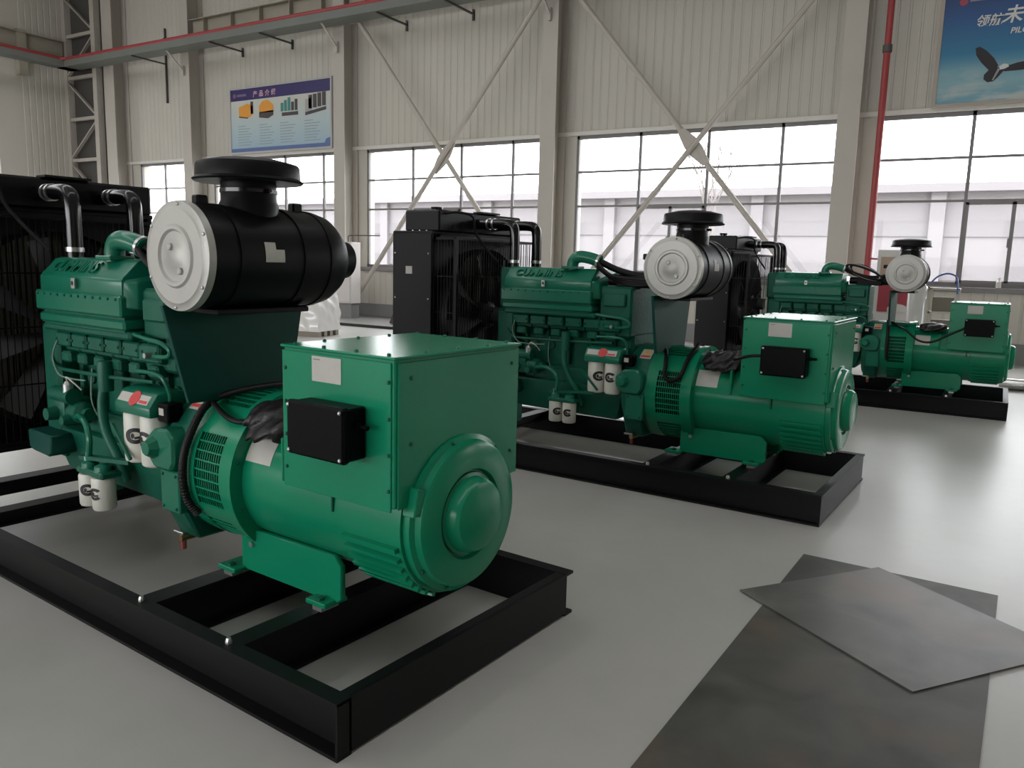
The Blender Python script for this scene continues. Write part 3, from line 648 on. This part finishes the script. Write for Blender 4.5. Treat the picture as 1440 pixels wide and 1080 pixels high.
    # aftercooler housing: stepped and chamfered long cover
    af = P('aftercooler_housing', M().prism([(.372, 1.30), (.372, 1.375), (.384, 1.392), (.455, 1.462), (.475, 1.468), (.80, 1.468), (.88, 1.39), (.90, 1.30)], 'x', -2.54, -1.78, .010, 2), GREENE, g)
    P('cover_flange', M().box(-2.56, .356, 1.212, -1.77, .92, 1.308, .008), GREENE, af)
    P('lower_flange', M().box(-2.55, .366, 1.152, -1.765, .91, 1.200, .010), GREENE, af)
    P('groove_body', M().box(-2.53, .38, 1.14, -1.78, .90, 1.22), GREENB, af)
    P('gasket_ledge', M().box(-2.54, .375, 1.11, -1.74, .92, 1.15, .012), GREENB, af)
    P('end_chamfer', M().bev([(-1.80, .37, 1.25), (-1.72, .41, 1.25), (-1.72, .86, 1.25), (-1.80, .88, 1.25), (-1.80, .37, 1.38), (-1.735, .42, 1.37), (-1.735, .80, 1.42), (-1.80, .80, 1.455)],
                             [(0, 1, 2, 3), (7, 6, 5, 4), (4, 5, 1, 0), (5, 6, 2, 1), (6, 7, 3, 2), (7, 4, 0, 3)], .008, 1), GREENE, af)
    lt = link('cast_lettering', text_mesh('CUMMINS', .095, GREENE, .006, 0, .002), af, (-2.46, .3905, 1.4045), (R(44.6), 0, 0))
    lt['label'] = 'raised cast letters on the sloping edge'
    P('emblem_plate', M().box(-2.19, .352, 1.325, -2.16, .361, 1.375, .002), STEEL, af, 'small silver emblem with black mark')
    P('emblem_print', M().box(-2.182, .350, 1.342, -2.168, .3525, 1.36), INK, af)
    for k in range(12): link('screw', SCREWG, af, (-2.53+k*.066, .356, 1.292), (R(90), 0, 0))
    # rear head housing beside the aftercooler
    rh = P('rear_housing', M().box(-1.74, .44, .98, -1.48, .90, 1.345, .015), GREENB, g)
    P('rear_cover', M().box(-1.70, .415, 1.20, -1.52, .45, 1.30, .01), GREENB, rh)
    P('rear_cover', M().box(-1.72, .40, 1.02, -1.55, .45, 1.10, .01), GREENB, rh)
    P('coolant_line', M().tube(spline([(-1.75, .40, 1.14), (-1.62, .385, 1.13), (-1.52, .39, 1.12), (-1.47, .40, 1.09), (-1.50, .40, 1.06), (-1.66, .39, 1.055)], 5), .010, 8), GREENE, rh)
    P('coolant_line', M().tube(spline([(-1.72, .39, .98), (-1.58, .38, .985), (-1.5, .38, .97), (-1.48, .40, .90), (-1.49, .40, .82)], 5), .009, 8), GREENE, rh)
    P('sensor', M().lathe([(.36, 0), (.36, .012), (.40, .016), (.42, .016)], (-1.60, 0, 1.06), 'y', 8), STEEL, rh)
    # intake elbow
    el = P('intake_elbow', M().tube(spline([(-1.985, .46, 1.455), (-1.985, .46, 1.50), (-1.97, .46, 1.535), (-1.935, .46, 1.552), (-1.89, .465, 1.552), (-1.83, .475, 1.54), (-1.77, .485, 1.52)], 5), .044, 18), GREENE, g)
    P('elbow_flange', M().box(-2.05, .40, 1.462, -1.92, .52, 1.482, .004), GREENE, el)
    P('hose_clamp', M().tube([(-1.79, .482, 1.527), (-1.775, .484, 1.522)], .050, 16), STEEL, el)
    P('intake_hose', M().tube(spline([(-1.77, .487, 1.52), (-1.64, .54, 1.46), (-1.48, .58, 1.43), (-1.30, .62, 1.46)], 5), .024, 12), RUBBER, el, 'black rubber intake hose')
    P('exhaust_manifold', M().tube([(-1.72, .56, 1.39), (-1.26, .58, 1.39)], .042, 14).box(-1.64, .50, 1.34, -1.36, .62, 1.40, .01), RUBBER, g, 'black wrapped manifold')
    # fuel pump group
    fp = P('fuel_pump', M().box(-2.46, .34, .66, -2.30, .50, .78, .015, 2), GREENB, g)
    P('pump_body', M().lathe([(-2.32, 0), (-2.32, .055), (-2.22, .055), (-2.20, .03), (-2.17, .03), (-2.17, 0)], (0, .40, .72), 'x', 18), GREENB, fp)
    P('pump_body', M().lathe([(-2.44, 0), (-2.44, .04), (-2.26, .04), (-2.26, 0)], (0, .37, .80), 'x', 16), GREENB, fp)
    P('pump_boss', M().lathe([(.29, 0), (.29, .03), (.34, .035)], (-2.38, 0, .71), 'y', 12), GREENB, fp)
    P('pump_boss', M().lathe([(.31, 0), (.31, .022), (.37, .028)], (-2.27, 0, .69), 'y', 12), GREENB, fp)
    P('solenoid', M().lathe([(.80, .024), (.86, .024), (.875, .012), (.875, 0)], (-2.29, .36, 0), 'z', 14), STEEL, fp)
    P('solenoid_wire', M().tube(spline([(-2.29, .36, .87), (-2.26, .34, .90), (-2.22, .35, .88), (-2.20, .38, .84)], 5), .004, 6), WHITE, fp)
    P('supply_hose', M().tube(spline([(-2.22, .36, .71), (-2.12, .33, .725), (-2.03, .31, .70), (-1.99, .30, .64), (-2.0, .30, .57), (-2.015, .30, .53)], 6), .014, 10), GREENE, fp)
    P('hose_fitting', M().lathe([(.515, .016), (.56, .016), (.56, .011), (.575, .011)], (-2.012, .30, 0), 'z', 8), STEEL, fp)
    # breather tube
    bt = P('breather_tube', M().tube(spline([(-1.98, .38, .90), (-1.975, .36, .80), (-1.93, .35, .68), (-1.85, .36, .56), (-1.83, .38, .46)], 6), .022, 12), GREENB, g)
    P('breather_collar', M().lathe([(.86, .034), (.97, .036), (1.0, .03)], (-1.98, .385, 0), 'z', 16), GREENB, bt)
    # filters
    FX = (-1.71, -1.575)
    for i, xx in enumerate(FX):
        f = P('oil_filter', M().lathe([(.575, .03), (.575, .052), (.583, .061), (.60, .063), (.79, .063), (.802, .058), (.802, 0)], (xx, .385, 0), 'z', 32), WHITE, g, 'tall white oil filter')
        P('printed_logo', c_logo(xx, .385, .70, .0635, .036, R(-45 if i == 0 else -85)), INK, f)
    fhd = P('filter_head', M().prism([(.315, .80), (.315, .845), (.355, .90), (.42, .915), (.50, .905), (.52, .80)], 'x', -1.785, -1.50, .012, 2), GREENE, g)
    a_ = math.atan2(.055, .04)
    def slope(x0, x1, v0, v1, off=.0012):
        return lambda u, v: ((x0+(x1-x0)*u, .315+.04*(v0+(v1-v0)*v), .845+.055*(v0+(v1-v0)*v)), (0, -math.sin(a_), math.cos(a_)))
    P('filter_label', M().sheet(slope(-1.765, -1.53, .18, .82), 1, 1, .0014), PAPER, fhd, 'white label with red round seal')
    def disc(off):
        return [(-1.64+.036*math.cos(t), .335+.036*math.sin(t)*math.cos(a_)-off*math.sin(a_), .8725+.036*math.sin(t)*math.sin(a_)+off*math.cos(a_)) for t in [2*math.pi*k/24 for k in range(24)]]
    P('filter_label', M().add(disc(.0005)+disc(.0034), [tuple(range(24))[::-1], tuple(range(24, 48))]+[(k, (k+1) % 24, 24+(k+1) % 24, 24+k) for k in range(24)]), REDP, fhd); P('filter_label', M().sheet(slope(-1.60, -1.54, .25, .45), 1, 1, .002), REDP, fhd)
    sb = P('sensor_box', M().box(-1.49, .345, .79, -1.41, .42, .87, .006), PLASTIC, g, 'small black sensor box with white label'); P('sensor_label', M().box(-1.475, .3435, .82, -1.44, .3455, .85), PAPER, sb)
    P('filter_bracket', M().bar((-1.80, .312, .74), (-1.66, .312, .60), .012, .014), GREENB, g)
    for i, xx in enumerate((-1.995, -1.88)):
        f = P('fuel_filter', M().lathe([(.335, .03), (.335, .046), (.345, .051), (.475, .052), (.485, .048), (.485, 0)], (xx, .30, 0), 'z', 28), WHITE, g, 'short white fuel filter')
        P('printed_logo', c_logo(xx, .30, .415, .0525, .028, R(-45 if i == 0 else -75)), INK, f)
    ffh = P('fuel_filter_head', M().box(-2.05, .26, .485, -1.82, .36, .515, .008), GREENB, g)
    for xx in (-1.995, -1.88): P('head_boss', M().lathe([(.51, .04), (.535, .036), (.545, .015), (.545, 0)], (xx, .30, 0), 'z', 14), GREENE, ffh)
    P('head_strap', M().bar((-2.06, .30, .55), (-1.70, .34, .575), .04, .018), GREENB, ffh)
    P('head_arm', M().box(-1.95, .34, .49, -1.85, .47, .53, .005), GREENB, ffh)
    # drain valve under the housing
    dv = P('drain_valve', M().tube([(-1.41, .50, .278), (-1.41, .38, .278)], .016, 10), BRASS, g)
    P('valve_handle', M().box(-1.47, .385, .290, -1.40, .40, .302, .003), STEEL, dv); P('valve_spout', M().tube([(-1.41, .395, .27), (-1.41, .395, .228)], .013, 8), mat('copper_red', (.25, .06, .05, 1), .4) if 'copper_red' not in bpy.data.materials else bpy.data.materials['copper_red'], dv)
    # --- air cleaner on its plate
    P('air_cleaner_plate', M().prism([(.33, .90), (.84, .90), (.915, 1.30), (.23, 1.30)], 'x', -1.245, -1.225, .003), GREEND, g)
    ACX, ACZ, AR = -1.10, 1.49, .202
    ac = P('air_cleaner', M().lathe([(.24, 0), (.24, AR), (.26, AR), (.262, AR-.004), (.80, AR-.004), (.80, AR), (.82, AR), (.88, AR*.93), (.93, AR*.78), (.975, AR*.55), (.985, .085), (1.05, .082), (1.05, 0)], (ACX, 0, ACZ), 'y', 64), BLACKS, g)
    P('end_cap', M().lathe([(.212, 0), (.212, .042), (.214, .045), (.214, .092), (.205, .10), (.205, .112), (.213, .12), (.213, .176), (.220, .186), (.222, .204), (.250, .207), (.252, .20)], (ACX, 0, ACZ), 'y', 64), SILVER, ac, 'silver pressed end cover with round embossed ring')
    for k in range(6):
        a = R(25+k*60); link('cap_bolt', SCREW, ac, (ACX+.193*math.cos(a), .2215, ACZ+.193*math.sin(a)), (R(90), 0, 0))
    for dx, dz in ((-.025, .035), (.035, -.055)): P('cap_knob', M().lathe([(.203, 0), (.203, .010), (.207, .014), (.214, .014)], (ACX+dx, 0, ACZ+dz), 'y', 10), SILVER, ac)
    P('body_lug', M().box(ACX-.02, .30, ACZ+AR-.02, ACX+.02, .35, ACZ+AR+.03, .006), BLACKS, ac); P('body_lug', M().box(ACX-.02, .75, ACZ+AR-.02, ACX+.02, .80, ACZ+AR+.03, .006), BLACKS, ac)
    P('body_lug', M().box(ACX-AR-.035, .27, ACZ+.05, ACX-AR+.03, .31, ACZ+.09, .006), BLACKS, ac)
    P('intake_neck', M().lathe([(1.60, .115), (1.70, .115), (1.715, .108), (1.80, .108)], (ACX, .545, 0), 'z', 40), BLACKS, ac)
    P('neck_clamp', M().lathe([(1.745, .112), (1.759, .112)], (ACX, .545, 0), 'z', 40).tube([(ACX+.111, .545, 1.752), (ACX+.135, .545, 1.752)], .008, 8), BLACKG, ac)
    P('rain_cap', M().lathe([(1.785, .108), (1.786, .208), (1.793, .214), (1.803, .202), (1.848, .200), (1.858, .194), (1.861, .184), (1.876, .12), (1.882, .06), (1.884, 0)], (ACX, .545, 0), 'z', 56), BLACKS, ac)
    def acp(y0, y1, t0, t1): return lambda u, v: ((ACX+(AR-.003)*math.cos(R(t0+(t1-t0)*v)), y0+(y1-y0)*u, ACZ+(AR-.003)*math.sin(R(t0+(t1-t0)*v))), (math.cos(R(t0+(t1-t0)*v)), 0, math.sin(R(t0+(t1-t0)*v))))
    P('label_sticker', M().sheet(acp(.47, .56, -4, 10), 1, 4, .001), PAPER, ac, 'white paper sticker'); P('label_sticker', M().sheet(acp(.47, .52, 10, 18), 1, 3, .001), PAPER, ac, 'white paper sticker')
    for yb in (.36, .66): P('mounting_band', M().lathe([(yb, AR+.002), (yb+.03, AR+.002)], (ACX, 0, ACZ), 'y', 48), BLACKS, ac)
    P('cradle', M().box(-1.226, .32, 1.272, -1.0, .76, 1.294, .004), BLACKS, ac)
    # --- radiator
    RX0, RX1, RY0, RY1 = -3.40, -3.0, .045, 1.245
    P('radiator_side_panel', M().box(RX0+.06, RY0+.02, .188, RX1, RY0+.03, .3).box(RX0, RY0, .19, RX1, RY0+.03, 1.72, .006), BLACKS, g); P('radiator_side_panel', M().box(RX0, RY1-.03, .19, RX1, RY1, 1.72, .006), BLACKS, g)
    for zz in (.5, .85, 1.2, 1.55):
        for xx in (RX0+.03, RX1-.03): link('panel_bolt', SCREW, g, (xx, RY0, zz), (R(90), 0, 0))
    P('panel_sticker', M().box(-3.26, RY0-.0015, 1.39, -3.195, RY0+.0005, 1.45), PAPER, g, 'small white square sticker')
    rc = P('radiator_core', M().box(RX0+.05, RY0+.03, .45, RX1-.08, RY1-.03, 1.70), CORE, g)
    P('core_fin', (lambda b: [b.box(RX1-.08, RY0+.04+i*.03, .46, RX1-.072, RY0+.046+i*.03, 1.69) for i in range(38)] and b)(M()), BLACKS, rc, stuff=True)
    ht = P('header_tank', M().box(RX0+.10, RY0+.03, 1.72, RX1+.05, RY1-.03, 1.885, .012), BLACKS, g)
    P('tank_flange', M().box(RX0+.01, RY0, 1.70, RX1+.01, RY1, 1.724, .003), BLACKS, ht)
    for k in range(5): link('panel_bolt', SCREW, ht, (RX0+.06+k*.07, RY0+.012, 1.724))
    P('filler_cap', M().lathe([(1.885, .04), (1.905, .04), (1.91, .05), (1.925, .048), (1.93, 0)], (RX0+.2, .35, 0), 'z', 16), BLACKG, ht)
    P('tank_lip', M().box(RX1-.02, .6, 1.886, RX1+.08, .85, 1.90, .002), BLACKS, ht)
    P('vent_pipe', M().tube(spline([(RX1+.05, .16, 1.86), (RX1+.12, .2, 1.87), (RX1+.2, .3, 1.84), (RX1+.2, .36, 1.70), (-2.7, .5, 1.50)], 5), .010, 8), RUBBER, ht)
    P('bottom_tank', M().box(RX0+.06, RY0+.03, .45, RX1-.03, RY1-.03, .52, .006), BLACKS, g)
    # shroud with a round opening and ring
    b = M(); CY, CZ, RO = (RY0+RY1)/2, 1.06, .54; n = 48; ring = []; outer = []
    for i in range(n):
        a = 2*math.pi*i/n; c_, s_ = math.cos(a), math.sin(a); ring.append((CY+RO*c_, CZ+RO*s_))
        k = min(.575/abs(c_) if abs(c_) > 1e-6 else 9, ((1.70-CZ) if s_ > 0 else (CZ-.44))/abs(s_) if abs(s_) > 1e-6 else 9); outer.append((CY+k*c_, CZ+k*s_))
    xx = RX1+.005
    vs = [(xx, *p) for p in ring]+[(xx, *p) for p in outer]+[(xx+.10, *p) for p in ring]
    fs = [(i, (i+1) % n, n+(i+1) % n, n+i) for i in range(n)]+[(i, 2*n+i, 2*n+(i+1) % n, (i+1) % n) for i in range(n)]
    P('fan_shroud', b.add(vs, fs), BLACKS, g)
    fan = P('cooling_fan', M().lathe([(-2.96, 0), (-2.96, .11), (-2.87, .11), (-2.85, .07), (-2.72, .07), (-2.72, 0)], (0, CY, CZ), 'x', 24), FANM, g)
    for k in range(8):
        a = R(k*45+12)
        def blade(u, v, a=a):
            rr = .10+.41*u; aa = a+(v-.5)*.36*(1-.2*u); tw = (v-.5)*(.10-.03*u)
            return ((-2.915+tw, CY+rr*math.cos(aa), CZ+rr*math.sin(aa)), (1, 0, 0))
        P('fan_blade', M().sheet(blade, 4, 3, .006), FANM, fan)
    gd = P('fan_guard', (lambda b: [b.bar((-2.79, RY0+.06+i*.034, .50), (-2.79, RY0+.06+i*.034, 1.66), .004, .004, (1, 0, 0)) for i in range(33)] and [b.bar((-2.79, RY0+.045, z_), (-2.79, RY1-.045, z_), .007, .007) for z_ in (.5, .8, 1.1, 1.38, 1.66)] and b)(M()), BLACK, g, stuff=True)
    P('guard_side', (lambda b: [b.bar((-2.995+i*.03, RY0+.04, .50), (-2.995+i*.03, RY0+.04, 1.66), .004, .004, (0, 1, 0)) for i in range(8)] and [b.bar((-2.995, RY0+.04, z_), (-2.785, RY0+.04, z_), .007, .007) for z_ in (.5, .8, 1.1, 1.38, 1.66)] and b)(M()), BLACK, gd, stuff=True)
    P('guard_side', (lambda b: [b.bar((-2.995+i*.03, RY1-.04, .50), (-2.995+i*.03, RY1-.04, 1.66), .004, .004, (0, 1, 0)) for i in range(8)] and [b.bar((-2.995, RY1-.04, z_), (-2.785, RY1-.04, z_), .007, .007) for z_ in (.5, .8, 1.1, 1.38, 1.66)] and b)(M()), BLACK, gd, stuff=True)
    P('guard_frame', M().box(-2.98, RY0+.03, 1.665, -2.785, RY1-.03, 1.675).box(-2.805, RY0+.03, .46, -2.78, RY0+.055, 1.675).box(-2.805, RY1-.055, .46, -2.78, RY1-.03, 1.675).box(-2.98, RY0+.03, .46, -2.785, RY1-.03, .475), BLACKS, gd)
    for yy in (.57, .90):
        h = P('coolant_pipe', M().tube(spline([(RX1+.04, yy, 1.80), (-2.80, yy, 1.80), (-2.68, yy, 1.80), (-2.61, yy, 1.785), (-2.585, yy, 1.73), (-2.58, yy, 1.60), (-2.58, yy, 1.46)], 6), .040, 18), BLACKG, g)
        P('hose_clamp', M().tube([(-2.58, yy, 1.495), (-2.58, yy, 1.518)], .045, 18), STEEL, h); P('hose_clamp', M().tube([(-2.84, yy, 1.80), (-2.825, yy, 1.80)], .045, 18), STEEL, h); P('hose_clamp', M().tube([(-2.79, yy, 1.80), (-2.775, yy, 1.80)], .045, 18), STEEL, h)
    P('water_outlet', M().box(-2.66, .48, 1.14, -2.50, .98, 1.46, .02), GREENB, g)
    return g
G0 = make_genset()
GEN = [((-1.551, 1.625), -.0788555), ((-.757, 4.829), -.043808), ((.222, 9.625), -.00633)]
roots = [G0, copy_tree(G0), copy_tree(G0)]
GL = ['green diesel generator set on a black skid, the big one filling the left foreground',
      'green diesel generator set in the middle, standing between the other two sets',
      'smallest-looking green generator set, standing by the windows behind the middle set']
for g, ((x, y), a), l in zip(roots, GEN, GL):
    g.location = (x, y, 0); g.rotation_euler = (0, 0, a); tag(g, l, 'generator', 'diesel generator sets in a row')

# wiring that differs from set to set
def loom(g, pts, r, name='wiring_loom', k=6, ribs=True, m=None):
    q = spline(pts, k)
    if ribs:
        q2 = spline(pts, 16); rr = [r*(1 if i % 2 else .86) for i in range(len(q2))]; b = M().tube(q2, rr, 10)
    else: b = M().tube(q, r, 8)
    return P(name, b, m or RUBBER, g)
g1, g2, g3 = roots
loom(g1, [ax(-1.24, 62, .36), ax(-1.25, 45, .37), ax(-1.255, 20, .362), ax(-1.26, 0, .36), ax(-1.26, -18, .36), ax(-1.24, -30, .355)], .018)
loom(g1, [ax(-1.27, 52, .365), ax(-1.20, 62, .365), ax(-1.10, 75, .365), ax(-.98, 88, .37), ax(-.80, 98, .36)], .013)
loom(g1, [ax(-1.27, 54, .37), ax(-1.14, 46, .36), ax(-1.02, 42, .36), (-.93, .45, .85), (-.86, .46, .87)], .012)
loom(g2, [ax(-1.30, 62, .365), ax(-1.22, 58, .365), ax(-1.18, 40, .36), ax(-1.16, 24, .36), ax(-1.11, 19, .36), ax(-1.05, 26, .36), ax(-1.03, 48, .365), ax(-1.02, 78, .37)], .015)
loom(g2, [(-.70, .40, .90), (-.62, .31, .93), (-.55, .27, .95), (-.478, .275, .955)], .010, 'junction_cable', ribs=False)
loom(g3, [ax(-1.26, 66, .37), ax(-1.24, 40, .372), ax(-1.23, 10, .365), ax(-1.22, -15, .36)], .020)
loom(g3, [ax(-1.24, 64, .375), ax(-1.14, 52, .362), (-1.05, .33, .86), (-.92, .28, .76), (-.78, .27, .75), (-.62, .26, .84), (-.478, .275, .92)], .012, 'junction_cable', ribs=False)
for g, sag in ((g1, .0), (g2, .02)):
    for i in range(4):
        loom(g, [(-1.80, .45+.015*i, 1.54-.02*i), (-1.66, .43+.02*i, 1.45-sag-.012*i), (-1.48, .42, 1.405-.015*i), (-1.36, .43, 1.40-.012*i), (-1.28, .45, 1.42-.02*i)], .011, 'engine_wire', ribs=False)
for i in range(5):      # bigger coil on the third set
    q = []
    for k in range(20):
        a = 2*math.pi*k/20; q.append((-1.56+(.20-.012*i)*math.cos(a), .46+.05*math.sin(a)+.012*i, 1.49-.22*(.2-.012*i)*math.cos(a)*1.6+(.045+.006*i)*math.sin(a)))
    P('coiled_cable', M().tube(q, .011, 7, closed=True), CABW if i == 2 else RUBBER, g3)
# black bags of cables lying on the alternators
def bag(g, x0, x1, yc, zc, hw, hh, seed, label):
    rnd = random.Random(seed); L = (x1-x0)/2; nU, nV = 40, 40; vs = []; fs = []
    ph = [rnd.uniform(0, 6.3) for _ in range(8)]
    for j in range(nV+1):
        t = math.pi*j/nV
        for i in range(nU):
            p = 2*math.pi*i/nU
            s = 1+.13*math.sin(3*p+ph[0]+3*t)+.11*math.sin(5*p+5*t+ph[1])+.09*math.sin(11*t+ph[2]+2*p)+.05*math.sin(8*p+13*t+ph[3])
            x = -L*math.cos(t); st = math.sin(t)**.35
            vs.append((x, hw*st*s*math.cos(p), hh*st*s*math.sin(p)))
    for j in range(nV):
        for i in range(nU): fs.append((j*nU+i, j*nU+(i+1) % nU, (j+1)*nU+(i+1) % nU, (j+1)*nU+i))
    o = P('cable_bag', M().add(vs, fs), BAGM, smooth=180)
    rz = g.rotation_euler.z; c, s = math.cos(rz), math.sin(rz); lx, ly = (x0+x1)/2, yc
    o.location = (g.location.x+lx*c-ly*s, g.location.y+lx*s+ly*c, zc); o.rotation_euler = (R(35) if hh > .035 else R(20), 0, rz)
    tag(o, label, 'bag', 'black cable bags on the alternators')
bag(g1, -.96, -.655, .45, .868, .10, .05, 1, 'crumpled black cable bag on the alternator of the large foreground set')
bag(g2, -.93, -.655, .47, .875, .09, .045, 2, 'black cable bag on the alternator of the middle generator set')
bag(g3, -.93, -.655, .50, .900, .09, .03, 3, 'flat black cable bag on the alternator of the set by the windows')

# ------------------------------------------------------------------ things by the wall
def wrapped(x, y, wd, dp, ht, rz):
    b = M(); rnd = random.Random(5); n = 14; vs = []
    bm = bmesh.new(); bmesh.ops.create_cube(bm, size=1); bmesh.ops.subdivide_edges(bm, edges=bm.edges[:], cuts=14, use_grid_fill=True)
    for v in bm.verts:
        x_, y_, z_ = v.co; k = .02*math.sin(17*x_+9*z_)+.018*math.sin(23*z_+11*y_)+.015*math.sin(31*x_+27*y_+13*z_)
        v.co = (x_*wd*(1+k)*(1-.12*(z_+.5)), y_*dp*(1+k)*(1-.12*(z_+.5)), max(0, (z_+.5)*ht*(1+k*.4)))
    bm.verts.index_update(); b.add([v.co[:] for v in bm.verts], [[v.index for v in f.verts] for f in bm.faces]); bm.free()
    o = P('wrapped_pallet', b, FILM, smooth=20); o.location = (x, y, .1); o.rotation_euler = (0, 0, rz)
    P('pallet', (lambda b: [b.box(-wd/2, -dp/2+k*dp/4, -.1, wd/2, -dp/2+k*dp/4+.1, -.0) for k in range(4)] and b)(M()), BROWNM, o)
    tag(o, 'pallet wrapped in shiny clear film on the floor behind the air cleaner', 'pallet')
wrapped(-11.4, 11.3, .9, .8, .95, .2)
pl = P('leaning_plank', M().bar((-11.62, 14.05, .05), (-11.38, 14.5, 1.2), .14, .05, (0, 1, 0)), mat('dark_red_plank', (.05, .028, .026, 1), .6)); tag(pl, 'dark steel plank leaning near the wall behind the middle radiator', 'plank')
wb = P('electrical_cabinet', M().box(-13.84, 14.65, .40, -13.40, 15.0, 1.88, .01), mat('cabinet_white', (.60, .56, .54, 1), .4)); tag(wb, 'slim pale electrical cabinet at the foot of the column behind the foreground set', 'cabinet')
P('cabinet_door', M().box(-13.81, 14.635, .44, -13.43, 14.652, 1.84, .004), wb.data.materials[0], wb); P('cabinet_plinth', M().box(-13.80, 14.7, 0, -13.44, 14.98, .40), WALLG, wb)
P('cabinet_handle', M().box(-13.49, 14.615, 1.1, -13.47, 14.636, 1.26), FRAMEM, wb)
cr = P('conduit_rod', M().tube([(-13.62, 14.8, 1.87), (-13.62, 14.8, 2.02), (-13.55, 14.8, 2.04), (-12.62, 14.8, 2.04)], .014, 8), BRACKM, wb)
# right: display cabinet, wrapped drum, parts rack, hoses, steel tube
cb = empty('display_cabinet', (-1.30, 13.0, 0)); tag(cb, 'white cabinet with dull red printed panel behind the last air cleaner', 'cabinet')
P('carcass', M().box(-.25, 0, 0, .25, .4, 1.82, .006), CABW, cb)
P('printed_panel', M().box(-.20, -.012, .92, .20, .002, 1.36), CABR, cb); P('printed_panel', M().box(-.20, -.012, 1.45, .05, .002, 1.72), mat('tan_print', (.42, .3, .22, 1), .5), cb)
P('printed_arc', M().prism([(-.06, .92)]+[(.08+.16*math.cos(R(a)), .92+.12*math.sin(R(a))) for a in range(150, -1, -15)], 'y', -.014, -.011), CABW, cb)
P('plinth', M().box(-.24, .02, .0, .24, .38, .08), WALLG, cb)
wd_ = P('wrapped_drum', M().lathe([(0, .12), (.02, .13), (1.28, .13), (1.32, .11), (1.34, .0)], (-.95, 12.7, 0), 'z', 20), FILM); tag(wd_, 'tall drum wrapped in pale film between the white cabinet and parts rack', 'drum')
P('film_knot', M().lathe([(1.33, .10), (1.38, .05), (1.42, .07), (1.44, 0)], (-.95, 12.7, 0), 'z', 9), mat('violet_film', (.25, .22, .36, 1), .3), wd_)
rk = empty('parts_rack', (-.62, 12.7, 0)); tag(rk, 'beige parts rack with brown cartons below the window beside the last terminal box', 'rack')
for sx in (-.19, .16):
    for syy in (0, .32): P('upright', M().box(sx, syy, 0, sx+.03, syy+.03, 1.30), SHELFM, rk)
for zz in (.30, .62, .94, 1.27): P('shelf', M().box(-.19, 0, zz, .19, .35, zz+.03, .003), SHELFM, rk)
for i, zz in enumerate((.65, .97)):
    c_ = P('carton', M().box(-.76, 12.73, zz, -.49, 12.98, zz+.2, .004), BROWNM); tag(c_, ['brown carton on the middle shelf of the beige parts rack', 'brown carton on the upper shelf of the beige parts rack'][i], 'carton', 'cartons on the beige rack')
hs = P('air_hose', M().tube(spline([(-.80, 12.70, 1.36), (-.76, 12.72, 1.42), (-.70, 12.76, 1.47), (-.60, 12.78, 1.50), (-.50, 12.78, 1.46), (-.47, 12.72, 1.36), (-.46, 12.68, 1.22)], 6), .012, 8), BLUE); tag(hs, 'blue air hose looped over the top of the parts rack', 'hose')
st = P('steel_tube', M().lathe([(0, .05), (0, .075), (2.4, .075), (2.4, .05)], (.15, 12.35, .076), 'x', 24), mat('bright_rolled_steel', (.6, .59, .57, 1), .25, metal=.85)); tag(st, 'bright steel tube lying on the floor beyond the last generator set', 'tube')
bt = P('bottle', M().lathe([(0, .04), (.10, .04), (.13, .018), (.17, .018), (.17, 0)], (.02, YB-.035, WZ0-.04), 'z', 14), CABW); tag(bt, 'small white bottle standing on the window sill beside the casement', 'bottle')
